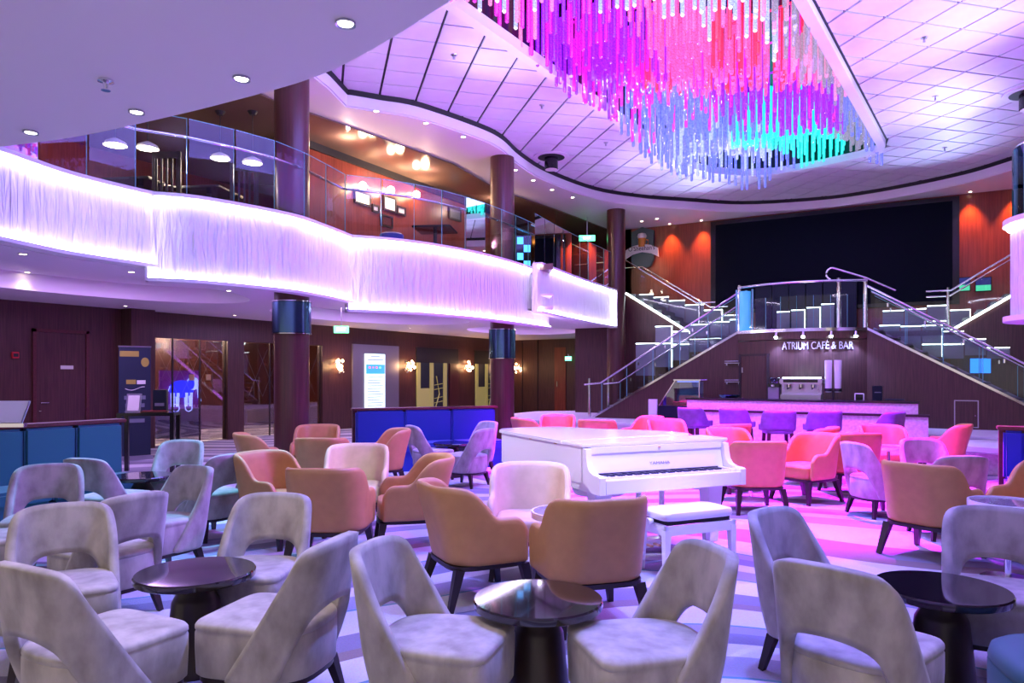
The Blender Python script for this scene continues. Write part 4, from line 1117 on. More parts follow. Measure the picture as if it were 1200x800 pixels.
for xc, yc, lab in ((0.40, 5.12, 'round white-rimmed glass table among the armchairs near the piano'),
                    (-1.60, 6.60, 'round white-rimmed table hidden among the second-row armchairs'),
                    (3.76, 5.5, 'round white-rimmed dark-topped table at the right edge'),
                    (-2.55, 9.55, 'round white-rimmed table among the armchairs by the thick column'),
                    (5.06, 9.75, 'small white-rimmed table between the pink armchairs near the bar'),
                    (2.98, 9.05, 'white-rimmed table between the hot pink and mauve armchairs')):
    t = empty('glass_table', lab, 'table', group='white-rimmed round glass tables')
    for nm, me in (('tabletop', g_top), ('rim', g_rim), ('stem', g_stem), ('base', g_base)): link(bpy.data.objects.new(nm, me), t)
    t.scale = (0.82, 0.82, 1.0)
    place(t, xc, yc, 0, 1)

# --- banquettes
def banquette(name, label, p, q, ztop, mat_, n, seat_d=0.55, rail=True):
    """p, q: plan end points of the back's rear face; faces to the right-hand side of p->q."""
    p, q = Vector(p), Vector(q); L = (q - p).length; d = (q - p).normalized()
    t = empty(name, label, 'banquette', (p.x, p.y, 0), math.atan2(d.y, d.x))
    MB().box(-0.03, L + 0.03, -0.08, 0.0, 0, ztop - 0.04).build('back_board', 'wood_trim', t)
    if rail: MB().box(-0.05, L + 0.05, -0.18, 0.03, ztop - 0.04, ztop).build('top_rail', 'wood_trim', t, bevel=0.008)
    w = L / n
    for k in range(n):
        MB().box(k * w + 0.006, (k + 1) * w - 0.006, -0.19, -0.075, 0.40, ztop - 0.045).build('back_cushion', mat_, t, smooth=40, bevel=0.025)
        MB().box(k * w + 0.006, (k + 1) * w - 0.006, -0.19 - seat_d, -0.185, 0.28, 0.44).build('seat_cushion', mat_, t, smooth=40, bevel=0.03)
    MB().box(0.0, L, -0.16 - seat_d, -0.08, 0.0, 0.28).build('seat_base', mat_, t)
    MB().box(0.02, L - 0.02, -0.14 - seat_d, -0.12, 0.0, 0.06).build('toe_kick', 'black_matte', t)
    return t
p = PXD(133, 490, 8.45)
banquette('banquette', 'teal upholstered banquette with wooden top rail at the left edge', (p.x, p.y - 4.2), (p.x, p.y), 1.04, 'teal', 8)
a, b = W(-2.62, 12.0), W(-0.36, 12.95)
banquette('banquette', 'royal blue upholstered banquette of three cushions before the lift lobby', a, b, 1.0, 'blue_fabric', 3)
a, b = W(5.5, 8.15), W(6.9, 7.35)
banquette('banquette', 'blue channelled banquette cut off at the right edge', a, b, 0.98, 'blue_fabric', 8)
p = W(2.27, 2.80)
pf = empty('ottoman', 'teal upholstered ottoman cut off in the lower right corner', 'ottoman', (p[0], p[1], 0), 0.3)
rg = []
for z, k in ((0.06, 0.97), (0.07, 1.0), (0.36, 1.0), (0.37, 0.985), (0.38, 1.0), (0.42, 0.97), (0.44, 0.88), (0.45, 0.5)):
    rg.append([(sup(2 * PI * i / 40, 3)[0] * 0.34 * k, sup(2 * PI * i / 40, 3)[1] * 0.34 * k, z) for i in range(40)])
MB().rings(rg).build('cushion', 'teal', pf, smooth=50)
MB().rings([[(x * 0.9, y * 0.9, z) for x, y, _ in rg[0]] for z in (0.0, 0.06)]).build('plinth', 'chair_wood', pf)
# curved pale bench by the right stairs
p = PXZ(1185, 520, 0.45)
cb = empty('curved_bench', 'curved pale bench with thick padded top below the right stairs', 'bench', (p.x + 0.2, p.y, 0))
MB().rings([[(sup(2 * PI * i / 40, 2.5)[0] * 1.05 * k, sup(2 * PI * i / 40, 2.5)[1] * 0.75 * k, z) for i in range(40)] for z, k in ((0.33, 0.97), (0.35, 1.0), (0.43, 1.0), (0.45, 0.96))]).build('top', 'white_pad', cb, smooth=50)
MB().rings([[(sup(2 * PI * i / 40, 2.5)[0] * 0.86, sup(2 * PI * i / 40, 2.5)[1] * 0.58, z) for i in range(40)] for z in (0.0, 0.33)]).build('base', 'bar_marble', cb, smooth=50)

# ================================================================== PIANO AND BENCH
def piano():
    fl, fr = Vector((0.577, 5.93)), Vector((1.905, 6.53))
    d = (fr - fl).normalized(); o = W(fl.x, fl.y); dw = Vector(W(d.x, d.y))
    t = empty('grand_piano', 'white grand piano with closed lid in the middle of the lounge', 'piano', (o[0], o[1], 0), math.atan2(dw.y, dw.x))
    w = 1.47; L = 1.88
    out = [(0, 0), (w, 0), (w, 0.55), (w - 0.02, 0.75), (w - 0.10, 0.95), (w - 0.28, 1.15), (w - 0.46, 1.33), (w - 0.56, 1.52), (w - 0.62, 1.70), (w - 0.72, 1.82), (w - 0.88, L), (0.30, L), (0.10, L - 0.06), (0, L - 0.22)]
    # body
    MB().prism(out, 0.66, 0.955).build('case', 'white_gloss', t, smooth=30)
    MB().prism([(x * 0.98 + 0.015, y * 0.985 + 0.01) for x, y in out], 0.60, 0.66).build('soundboard_rim', 'white_gloss', t, smooth=30)
    lo = [(-0.02 + x * 1.028, -0.02 + y * 1.02) for x, y in out]
    MB().prism([(x, max(y, 0.34)) for x, y in lo if y > 0.3] + [(-0.02, 0.34)], 0.957, 0.985).build('lid', 'white_gloss', t, smooth=30)
    MB().box(-0.02, w + 0.02, -0.02, 0.335, 0.957, 0.985).build('lid_flap', 'white_gloss', t, bevel=0.006)
    # cheeks with the scrolled front
    prof = [(0.02, 0.60), (-0.27, 0.60), (-0.27, 0.735), (-0.25, 0.745), (-0.17, 0.75), (-0.11, 0.77), (-0.075, 0.81), (-0.06, 0.87), (-0.05, 0.94), (0.02, 0.955)]
    for x in (0, w - 0.055): MB().xprism(prof, x, x + 0.055).build('cheek', 'white_gloss', t, smooth=30)
    MB().box(0.055, w - 0.055, -0.27, -0.22, 0.60, 0.715).build('keyslip', 'white_gloss', t, bevel=0.006)
    MB().box(0.055, w - 0.055, -0.24, 0.02, 0.60, 0.68).build('keybed', 'white_gloss', t)
    for x in (0.055, w - 0.115): MB().box(x, x + 0.06, -0.21, -0.04, 0.68, 0.735).build('key_block', 'white_gloss', t, bevel=0.005)
    fb = MB().add([(0.06, -0.045, 0.735), (w - 0.06, -0.045, 0.735), (w - 0.06, -0.012, 0.90), (0.06, -0.012, 0.90), (0.06, 0.02, 0.735), (w - 0.06, 0.02, 0.735), (w - 0.06, 0.02, 0.90), (0.06, 0.02, 0.90)],
                  [(0, 1, 2, 3), (4, 7, 6, 5), (0, 3, 7, 4), (1, 5, 6, 2), (3, 2, 6, 7), (0, 4, 5, 1)]).build('fallboard', 'white_gloss', t)
    MB().box(0.06, w - 0.06, -0.03, 0.02, 0.90, 0.957).build('lid_front_rail', 'white_gloss', t, bevel=0.004)
    tx = text_mesh('maker_name', 'YAMAHA', 0.034, 'grey_metal', fb, 0.0006, fit=0.21)
    tx.location = (w * 0.5, -0.038, 0.80); tx.rotation_euler = (math.radians(-11), 0, 0)
    MB().lathe([(0.012, 0), (0.012, 0.01)], 10).build('lid_lock', 'brass', t).location = (w * 0.5, -0.034, 0.93)
    k0, k1 = 0.12, w - 0.12; kw = (k1 - k0) / 52
    wk, bk = MB(), MB()
    for k in range(52): wk.box(k0 + k * kw + 0.0006, k0 + (k + 1) * kw - 0.0006, -0.205, -0.05, 0.685, 0.725)
    for k in range(51):
        if (k + 5) % 7 not in (1, 4): pass
        if k % 7 in (0, 2, 3, 5, 6): bk.box(k0 + (k + 1) * kw - 0.006, k0 + (k + 1) * kw + 0.006, -0.15, -0.05, 0.70, 0.738)
    tag(wk.build('white_keys', 'white_gloss', t), kind='stuff'); tag(bk.build('black_keys', 'key_blue', t), kind='stuff')
    MB().box(k0, k1, -0.052, -0.046, 0.727, 0.742).build('key_felt', 'key_blue', t)
    for x, y in ((0.16, 0.0), (w - 0.16, 0.0), (0.62, 1.55)):
        lg = MB().add([(x - 0.085, y - 0.07, 0.60), (x + 0.085, y - 0.07, 0.60), (x + 0.085, y + 0.07, 0.60), (x - 0.085, y + 0.07, 0.60),
                       (x - 0.05, y - 0.045, 0.07), (x + 0.05, y - 0.045, 0.07), (x + 0.05, y + 0.045, 0.07), (x - 0.05, y + 0.045, 0.07)],
                      [(0, 1, 2, 3), (7, 6, 5, 4), (0, 4, 5, 1), (1, 5, 6, 2), (2, 6, 7, 3), (3, 7, 4, 0)]).build('leg', 'white_gloss', t, bevel=0.006)
        MB().tube([(x - 0.02, y, 0.035), (x + 0.02, y, 0.035)], 0.035, 14).build('caster', 'brass', lg, smooth=40)
    ly = MB()
    for x in (-0.12, 0.12): ly.box(w / 2 + x - 0.02, w / 2 + x + 0.02, 0.08, 0.12, 0.12, 0.60)
    ly.box(w / 2 - 0.17, w / 2 + 0.17, 0.04, 0.16, 0.06, 0.13)
    ly = ly.build('pedal_lyre', 'white_gloss', t, bevel=0.005)
    for x in (-0.08, 0, 0.08): MB().box(w / 2 + x - 0.014, w / 2 + x + 0.014, -0.04, 0.05, 0.085, 0.10).build('pedal', 'brass', ly)
    MB().lathe([(0.02, 0.50), (0.22, 0.51), (0.24, 0.56), (0.2, 0.60)], 24, (0.35, 0.32, 0)).build('speaker_dish', 'white_pad', t, smooth=40)
    MB().box(-0.004, 0.0, 0.95, 1.0, 0.945, 0.957).build('hinge', 'brass', t)
    MB().box(-0.004, 0.0, 0.45, 0.5, 0.945, 0.957).build('hinge', 'brass', t)
    return t, dw
pn_, pdw = piano()
o = W(1.40, 5.80)
bn = empty('piano_bench', 'white adjustable piano bench with padded seat', 'bench', (o[0], o[1], 0), math.atan2(pdw.y, pdw.x))
rg = []
for z, k in ((0.43, 0.97), (0.44, 1.0), (0.475, 1.0), (0.49, 0.97), (0.497, 0.85), (0.50, 0.5)):
    rg.append([(sup(2 * PI * i / 40, 7)[0] * 0.34 * k, sup(2 * PI * i / 40, 7)[1] * 0.18 * k, z) for i in range(40)])
MB().rings(rg).build('seat_pad', 'white_pad', bn, smooth=50)
MB().box(-0.30, 0.30, -0.15, 0.15, 0.395, 0.43).build('lift_mechanism', 'black_matte', bn)
for a in ((-0.34, 0.34, -0.18, -0.155), (-0.34, 0.34, 0.155, 0.18), (-0.34, -0.315, -0.18, 0.18), (0.315, 0.34, -0.18, 0.18)):
    MB().box(*a, 0.32, 0.395).build('apron', 'white_gloss', bn)
for x in (-0.315, 0.315):
    for y in (-0.155, 0.155): MB().taper((x, y, 0.36), (x * 1.03, y * 1.03, 0), 0.055, 0.034).build('leg', 'white_gloss', bn)
    MB().tube([(x * 1.06, 0, 0.41), (x * 1.22, 0, 0.41)], [0.02, 0.032], 12).build('adjusting_knob', 'white_gloss', bn, smooth=40)

# ================================================================== CHANDELIER
def chandelier():
    cx, cy = -3.2, 12.0
    t = empty('rod_chandelier', 'vast chandelier of hanging glass rods glowing pink, violet, blue and cyan', 'chandelier', (cx, cy, CEI))
    rods = []
    rnd = random.Random(11)
    def lims(y):                                     # side limits of the opening at y
        k = (y - 6.0) / 11.1
        l, r = -5.62 + 0.56 * k, -1.68 + 0.86 * k
        if y > 16.3: e = min(1, (y - 16.3) / 2.0); l += 1.6 * e ** 1.6
        return l + 0.16, r - 0.12
    y = 7.6
    while y < 18.1:
        l, r = lims(y); n = int((r - l) / 0.135)
        for k in range(n + 1):
            x = l + (r - l) * (k + 0.5 * (int(y / 0.26) % 2)) / (n + 1)
            s = (x - l) / (r - l)                    # 0 left .. 1 right
            ph = (y - 7.6) / 10.5
            wave = math.sin(2.1 * PI * ph + 2.4 * s + 0.4)
            wave2 = math.sin(5.2 * PI * ph - 1.5 * s)
            edge = min(s, 1 - s) * 2
            zb = 6.50 + 0.22 * wave + 0.14 * wave2 + (0.02 if edge > 0.3 else -0.10) + rnd.uniform(-0.06, 0.05)
            if y < 10.3: zb += 0.20 * (10.3 - y) / 2.0 * (1 if edge > 0.25 else 0.2)
            if y > 14.5: zb -= 0.32 * (y - 14.5) / 3.5
            if s < 0.08: zb -= 0.22
            zb = max(zb, 5.95)
            ln = rnd.choice((0.85, 1.0, 1.2)) + 0.15 * wave2
            # colour zones drift along and across the opening
            w = ph + 0.10 * math.sin(3.0 * s + 1.0) + rnd.uniform(-0.035, 0.035)
            q = rnd.random()
            if s > 0.88: m = 'rod_clear' if q < 0.6 else ('rod_rose' if w < 0.6 else 'rod_blue')
            elif w < 0.27: m = 'rod_ice' if s > 0.22 or q < 0.2 else ('rod_magenta' if q < 0.7 else 'rod_rose')
            elif w < 0.44: m = ('rod_violet' if q < 0.6 else 'rod_magenta') if s < 0.38 else ('rod_pink' if s < 0.62 or q < 0.5 else 'rod_red')
            elif w < 0.56: m = ('rod_magenta' if q < 0.5 else 'rod_violet') if s < 0.25 else ('rod_red' if q < 0.22 else 'rod_pink' if q < 0.8 else 'rod_magenta')
            elif w < 0.72: m = ('rod_blue' if q < 0.65 else 'rod_magenta') if s < 0.42 else ('rod_violet' if q < 0.85 else 'rod_magenta')
            elif w < 0.80: m = ('rod_blue' if q < 0.8 else 'rod_ice') if s < 0.55 else 'rod_violet'
            else: m = ('rod_blue' if q < 0.5 else 'rod_ice') if s < 0.35 else ('rod_cyan' if s < 0.78 else 'rod_clear')
            rods.append((x + rnd.uniform(-0.03, 0.03), y + rnd.uniform(-0.05, 0.05), zb, ln, m))
        y += 0.26
    base = {}
    def rod_mesh(m):
        me = MB().lathe([(0.014, 0.0), (0.03, 0.016), (0.03, 0.03), (0.03, 1.0)], 7).mesh('glass_rod', m, smooth=60)
        if m not in ('rod_ice', 'rod_blue'): return me
        me.materials.append(M('rod_tip'))
        for f in me.polygons:
            if max(me.vertices[i].co.z for i in f.vertices) < 0.031: f.material_index = 1
        return me
    mats_ = sorted(set(r[4] for r in rods))
    for m in mats_: base[m] = rod_mesh(m)
    def seen(r):
        fx = r[0] * CY + r[1] * SY; fy = -r[0] * SY + r[1] * CY
        return -40 < 600 + FPX * fx / fy < 1240 and HY - FPX * (r[2] - EYE) / fy > -20
    vis = [r for r in rods if seen(r)]; hid = [r for r in rods if not seen(r)]
    vis.sort(key=lambda r: (-r[0] * SY + r[1] * CY))
    for x, y, zb, ln, m in vis[:300]:
        o = link(bpy.data.objects.new('glass_rod', base[m]), t); o.location = (x - cx, y - cy, zb - CEI); o.scale = (1, 1, ln)
    for m in mats_:
        mb = MB()
        for x, y, zb, ln, m2 in vis[300:] + hid:
            if m2 == m: mb.lathe([(0.014, 0.0), (0.03, 0.016), (0.03, ln)], 6, (x - cx, y - cy, zb - CEI))
        if mb.v: tag(mb.build('glass_rod_field', m, t, smooth=60), kind='stuff')
    # wavy carrier rails and hanging wires
    for k in range(7):
        y0 = 9.2 + 1.35 * k; l, r = lims(y0); pts = []
        for q in range(15):
            s = q / 14; pts.append((l + (r - l) * s - cx, y0 - cy + 0.35 * math.sin(2.5 * s + k), 7.25 - CEI + 0.12 * math.sin(4 * s + k)))
        MB().tube(pts, 0.02, 6).build('carrier_rail', ('rod_red', 'rod_magenta', 'rod_red', 'rod_magenta', 'rod_violet', 'rod_blue', 'rod_clear')[k], t, smooth=60)
        for q in (2, 7, 12): MB().tube([pts[q], (pts[q][0], pts[q][1], 7.9 - CEI)], 0.006, 5).build('hanging_wire', 'steel', t)
    return t
chandelier()

# speakers, rings and sprinklers in the atrium ceiling
def ceiling_speaker(u, v, label):
    p = PXZ(u, v, CEI)
    t = empty('ceiling_speaker', label, 'speaker', (p.x, p.y, CEI))
    MB().lathe([(0.40, -0.03), (0.40, 0.0), (0.30, 0.0)], 32).build('ring', 'white_paint', t, smooth=40)
    MB().lathe([(0.30, -0.035), (0.30, -0.031)], 32).build('baffle', 'black_matte', t)
    MB().lathe([(0.14, -0.30), (0.15, -0.29), (0.15, -0.035)], 24).build('can', 'black_gloss', t, smooth=40)
    MB().lathe([(0.135, -0.306), (0.135, -0.300)], 24).build('lens', 'paper', t)
ceiling_speaker(646, 183, 'black can speaker in a white ring under the tiled ceiling, left of the chandelier')
ceiling_speaker(1206, 108, 'white-ringed can fitting in the ceiling at the right edge')
spr = [(532, 64), (635, 123), (710, 167), (1083, 44), (1096, 113), (1107, 173)]
for k, (u, v) in enumerate(spr):
    p = PXZ(u, v, CEI)
    t = empty('ceiling_sprinkler', '%s of three small sprinkler heads on the ceiling %s' % (('nearest', 'middle', 'farthest')[k % 3], 'left of the chandelier' if u < 800 else 'right of the chandelier'), 'sprinkler', (p.x, p.y, CEI), 0, 'sprinklers left of the chandelier' if u < 800 else 'sprinklers right of the chandelier')
    MB().lathe([(0.045, -0.012), (0.05, 0.0)], 12).build('rose', 'steel', t); MB().lathe([(0.02, -0.07), (0.012, -0.012)], 8).build('head', 'steel', t)

ORD = ['first', 'second', 'third', 'fourth', 'fifth', 'sixth', 'seventh', 'eighth', 'ninth', 'tenth', 'eleventh', 'twelfth', 'thirteenth']
# recessed downlights
dl_ring = {}; 
def downlight(x, y, z, r, label, group, m='lamp_white', power=0.0, col=(1, 0.86, 0.7), ang=110):
    key = (round(r, 3), m)
    if key not in dl_ring:
        ring = MB().lathe([(r * 0.74, -0.004), (r, -0.012), (r, -0.001), (r * 0.74, -0.001)], 20)
        dl_ring[key] = (ring.mesh('ring', 'steel', smooth=40), MB().lathe([(r * 0.72, -0.008), (r * 0.72, -0.002)], 20).mesh('lens', m))
    t = empty('recessed_downlight', label, 'downlight', (x, y, z), 0, group)
    link(bpy.data.objects.new('ring', dl_ring[key][0]), t); link(bpy.data.objects.new('lens', dl_ring[key][1]), t)
    if power:
        d = bpy.data.lights.new('downlight_beam', 'SPOT'); d.color = col; d.energy = power; d.spot_size = math.radians(ang); d.spot_blend = 0.7; d.shadow_soft_size = 0.08
        o = bpy.data.objects.new('downlight_beam', d); COL.objects.link(o); o.location = (x, y, z - 0.03)
    return t
for u, v, w in ((36, 154, 'leftmost'), (160, 130, 'second from the left'), (283, 91, 'third from the left'), (405, 26, 'rightmost in view')):
    p = PXZ(u, v, NZ); downlight(p.x, p.y, NZ, 0.038, 'bright recessed downlight in the near ceiling, ' + w, 'downlights in the near ceiling', power=26)
# more lamps of the same row over and behind the camera
for xc, yc in ((0.9, 1.1), (-1.4, 0.7), (-3.4, 1.8), (2.6, 0.2), (0.2, -0.5), (-2.4, -0.8), (1.9, -1.0)):
    x, y = W(xc, yc); downlight(x, y, NZ, 0.045, 'recessed downlight in the near ceiling above the viewer', 'downlights above the viewer', power=52)
p = PXZ(124, 93, NZ)
t = empty('near_sprinkler', 'chrome sprinkler head hanging from the near ceiling', 'sprinkler', (p.x, p.y, NZ))
MB().lathe([(0.008, -0.045), (0.012, -0.02), (0.034, -0.012), (0.03, 0.0)], 14).build('head', 'chrome', t, smooth=40)
MB().lathe([(0.02, -0.05), (0.02, -0.046)], 12).build('deflector', 'chrome', t)
for k, (u, v) in enumerate(((441, 130), (499, 144), (543, 160), (604, 199), (625, 211), (647, 222), (671, 231), (752, 259), (770, 256), (1147, 226))):
    p = PXZ(u, v, SOF); downlight(p.x, p.y, SOF, 0.055, 'tiny bright downlight in the curved white atrium soffit, %s from the left' % ORD[k], 'downlights in the curved soffit', 'lamp_warm')
for k, (u, v) in enumerate(((27, 297), (32, 339), (145, 342), (147, 358), (154, 318), (268, 340), (275, 369), (387, 370), (391, 367), (480, 384), (485, 376), (605, 387), (622, 390))):
    p = PXZ(u, v, LOWC); zc = LOWC
    if any(inside(p.to_2d(), ell(*e)) for e in ((-11.2, 6.4, 1.52, 3.02, 0.1), (-11.4, 13.4, 1.72, 2.92, -0.05), (-11.0, 19.8, 1.62, 2.22))):
        zc = LOWC + 0.28
    downlight(p.x, p.y, zc, 0.05, 'small warm downlight in the ceiling under the left gallery, %s from the left' % ORD[k], 'downlights under the left gallery', 'lamp_warm', 7 if u < 500 else 0)

# ================================================================== LEFT WALL, LOWER LEVEL
def on_left(u, v): return PXA(u, v, LWX)
# flush door
p, q = on_left(37, 380), on_left(103, 380); zt = 2.42
d1 = empty('door_1', None, None, (LWX, p.y, 0)); tag(d1, kind='structure')
w = q.y - p.y
MB().box(0, 0.03, 0.06, w - 0.06, 0.01, zt - 0.06).build('door_leaf', 'wood_wall', d1, bevel=0.004)
for a in ((0, 0.06, 0, zt), (w - 0.06, w, 0, zt), (0, w, zt - 0.06, zt)): MB().box(0, 0.055, a[0], a[1], a[2] if a[2] else 0, a[3]).build('door_frame', 'wood_trim', d1)
MB().box(0.03, 0.04, w * 0.5 - 0.02, w * 0.5 + 0.22, 1.66, 1.73).build('name_plate', 'paper', d1)
MB().tube([(0.03, 0.13, 1.02), (0.08, 0.13, 1.02), (0.08, 0.27, 1.02)], 0.011, 8).build('handle', 'chrome', d1, smooth=50)
MB().lathe([(0.025, 0.0), (0.025, 0.012)], 14).build('lock', 'chrome', d1).location = (0.035, 0.13, 0.86)
p = on_left(17, 416)
t = empty('fire_call_point', 'small red fire call point on the wall left of the door', 'call point', (LWX, p.y, p.z))
MB().box(0, 0.05, -0.06, 0.06, -0.06, 0.06).build('case', 'red_plastic', t, bevel=0.008); MB().box(0.05, 0.056, -0.04, 0.04, -0.03, 0.03).build('plate', 'black_matte', t)
# door wall pier proud of the glass
tag(MB().box(LWX, LWX + 0.35, ga0 - 0.55, ga0 - 0.02, 0, LOWC).build('trim_9', 'wood_wall'), kind='structure')
# glass doors
for nm, y0, y1, cut in (('window_1', ga0, ga1, 3), ('window_2', gb0, gb1, 3)):
    g = empty(nm, None, None, (LWX - 0.1, y0, 0)); tag(g, kind='structure')
    ww = (y1 - y0) / cut
    for k in range(cut):
        MB().box(-0.006, 0.006, k * ww + 0.012, (k + 1) * ww - 0.012, 0.03, 2.34).build('glass_pane', 'glass_door', g)
        MB().box(-0.02, 0.02, (k + 1) * ww - 0.012, (k + 1) * ww + 0.012, 0, 2.36).build('mullion', 'chair_wood', g)
    if nm == 'window_1':
        for dy in (-0.22, 0.22):
            y_ = ww * 2 + dy
            MB().box(0.006, 0.02, y_ - 0.07, y_ + 0.07, 1.42, 1.56).build('door_emblem', 'brass', g, bevel=0.01)
        MB().tube([(0.05, ww * 2 - 0.06, 0.8), (0.05, ww * 2 - 0.06, 1.4)], 0.014, 8).build('pull_handle', 'chrome', g)
    # etched lattice
    et = MB()
    for k in range(6):
        a = 0.2 + k * (y1 - y0 - 0.4) / 5
        for dx in (0.3, -0.3):
            if 0.05 < a + dx * 2 < y1 - y0 - 0.05: et.bar((0.009, a, 1.0), (0.009, a + dx * 2, 2.2), 0.002, 0.003)
    if et.v: et.build('etched_line', 'frosted', g)
# neon elephant glowing behind the glass
p = PXA(212, 455, -16.2)
el = empty('neon_elephant', 'blue neon elephant figure glowing behind the glass doors', 'neon sign', (-16.2, p.y, p.z - 0.48))
el.scale = (0.6, 0.6, 0.6)
def ring(rx, rz, n=24): return [(rx * math.cos(2 * PI * k / n), rz * math.sin(2 * PI * k / n)) for k in range(n)]
MB().box(-0.08, -0.04, -0.95, 0.95, -0.05, 1.55).build('back_panel', 'neon_pink', el)
MB().xprism([(y * 1.0, z + 0.78) for y, z in ring(0.55, 0.36)], 0, 0.10).build('body', 'neon_blue', el)
MB().xprism([(y + 0.50, z + 1.0) for y, z in ring(0.26, 0.27)], 0.02, 0.14).build('head', 'neon_white', el)
MB().xprism([(y + 0.36, z + 0.98) for y, z in ring(0.15, 0.22)], 0.14, 0.18).build('ear', 'neon_blue', el)
MB().tube([(0.08, 0.70, 0.95), (0.08, 0.80, 0.72), (0.08, 0.80, 0.42), (0.08, 0.88, 0.25)], [0.09, 0.075, 0.055, 0.04], 8).build('trunk', 'neon_white', el, smooth=50)
for y in (-0.42, -0.2, 0.2, 0.42): MB().taper((0.06, y, 0.62), (0.06, y, 0.05), 0.17, 0.13, 8).build('leg', 'neon_white', el)
MB().tube([(0.05, -0.53, 0.9), (0.05, -0.66, 0.6)], [0.02, 0.012], 6).build('tail', 'neon_white', el)
for y in (-0.3, 0.3): MB().tube([(0.08 + 0.001 * k, y + 0.16 * math.cos(2 * PI * k / 16), 0.0 + 0.16 * math.sin(2 * PI * k / 16)) for k in range(17)], 0.018, 6).build('wheel', 'neon_white', el)
MB().box(-0.3, -0.05, -1.0, 1.0, -(p.z - 0.48) / 0.6, -0.05).build('stand', 'slate_panel', el)
for y, z in ((10.0, 2.5), (11.2, 2.5), (13.4, 2.5)): point('casino_lamp', (-16.6, y, z), (1.0, 0.72, 0.5), 90)
# roll-up banner
p = on_left(147, 520); bx_, by_ = W((158 - 600) / FPX * 13.2, 13.2)
rb = empty('rollup_banner', 'dark blue roll-up banner with yellow corner tabs and white print', 'banner', (bx_, by_, 0), -YAW * 0 + math.radians(70))
MB().box(-0.33, 0.33, -0.01, 0.01, 0.08, 2.05).build('sheet', 'banner_navy', rb)
rb.scale = (0.8, 1, 1)
MB().box(-0.36, 0.36, -0.09, 0.09, 0, 0.08).build('cassette', 'steel', rb, bevel=0.01)
MB().box(-0.34, 0.34, -0.015, 0.015, 2.05, 2.075).build('top_bar', 'steel', rb)
MB().box(-0.31, 0.08, -0.014, -0.0105, 1.88, 1.98).build('yellow_tab', 'banner_yellow', rb)
s_ = MB().lathe([(0.085, 0.0), (0.085, 0.004)], 20).build('yellow_seal', 'banner_yellow', rb); s_.location = (0.21, -0.0105, 1.78); s_.rotation_euler = (PI / 2, 0, 0)
MB().box(-0.18, 0.02, -0.014, -0.0105, 1.38, 1.46).build('title_line', 'banner_yellow', rb)
MB().box(0.04, 0.22, -0.014, -0.0105, 1.38, 1.45).build('title_line', 'paper', rb)
MB().tube([(-0.2 + 0.04 * k, -0.012, 1.30 - 0.03 * math.sin(k * 0.5)) for k in range(11)], 0.006, 5).build('swash', 'paper', rb)
for k in range(4): MB().box(-0.22 + 0.02 * (k % 2), 0.22 - 0.02 * (k % 2), -0.014, -0.0105, 1.10 - 0.14 * k, 1.17 - 0.14 * k).build('text_line', 'banner_text', rb)
# console table with papers in front of the banner
cx_, cy_ = W((175 - 600) / FPX * 11.6, 11.6)
ct_ = empty('console_table', 'slim dark console table in front of the banner and glass doors', 'table', (cx_, cy_, 0), math.radians(40))
MB().box(-0.42, 0.42, -0.20, 0.20, 0.90, 0.95).build('tabletop', 'black_gloss', ct_)
for x in (-0.39, 0.39):
    for y in (-0.17, 0.17): MB().box(x - 0.03, x + 0.03, y - 0.03, y + 0.03, 0, 0.90).build('leg', 'black_gloss', ct_)
def on_table(lx, ly):
    c, s = math.cos(math.radians(40)), math.sin(math.radians(40)); return (cx_ + lx * c - ly * s, cy_ + lx * s + ly * c, 0.95)
t = empty('photo_frame', 'leaning picture frame with pale print on the console table', 'picture frame', on_table(-0.24, -0.02), math.radians(40))
MB().add([(-0.11, 0.0, 0.0), (0.11, 0.0, 0.0), (0.11, 0.08, 0.30), (-0.11, 0.08, 0.30), (-0.11, 0.015, 0.0), (0.11, 0.015, 0.0), (0.11, 0.095, 0.30), (-0.11, 0.095, 0.30)],
         [(0, 1, 2, 3), (7, 6, 5, 4), (0, 4, 5, 1), (1, 5, 6, 2), (2, 6, 7, 3), (3, 7, 4, 0)]).build('frame', 'chrome', t)
MB().add([(-0.085, 0.002, 0.03), (0.085, 0.002, 0.03), (0.085, 0.066, 0.27), (-0.085, 0.066, 0.27)], [(0, 1, 2, 3)]).build('print', 'paper', t)
t = empty('notice_box', 'dark upright notice box on the console table', 'box', on_table(0.16, 0.03), math.radians(40))
MB().box(-0.1, 0.1, -0.06, 0.06, 0, 0.36).build('case', 'slate_panel', t, bevel=0.008); MB().box(-0.07, 0.07, -0.064, -0.06, 0.10, 0.15).build('print', 'banner_text', t)
t = empty('red_tray', 'flat dark red tray on the front of the console table', 'tray', on_table(0.12, -0.13), math.radians(40))
MB().box(-0.2, 0.2, -0.05, 0.05, 0, 0.03).build('tray', 'wood_trim', t, bevel=0.006)
MB().box(-0.18, 0.18, -0.04, 0.04, 0.03, 0.032).build('liner', 'red_plastic', t)
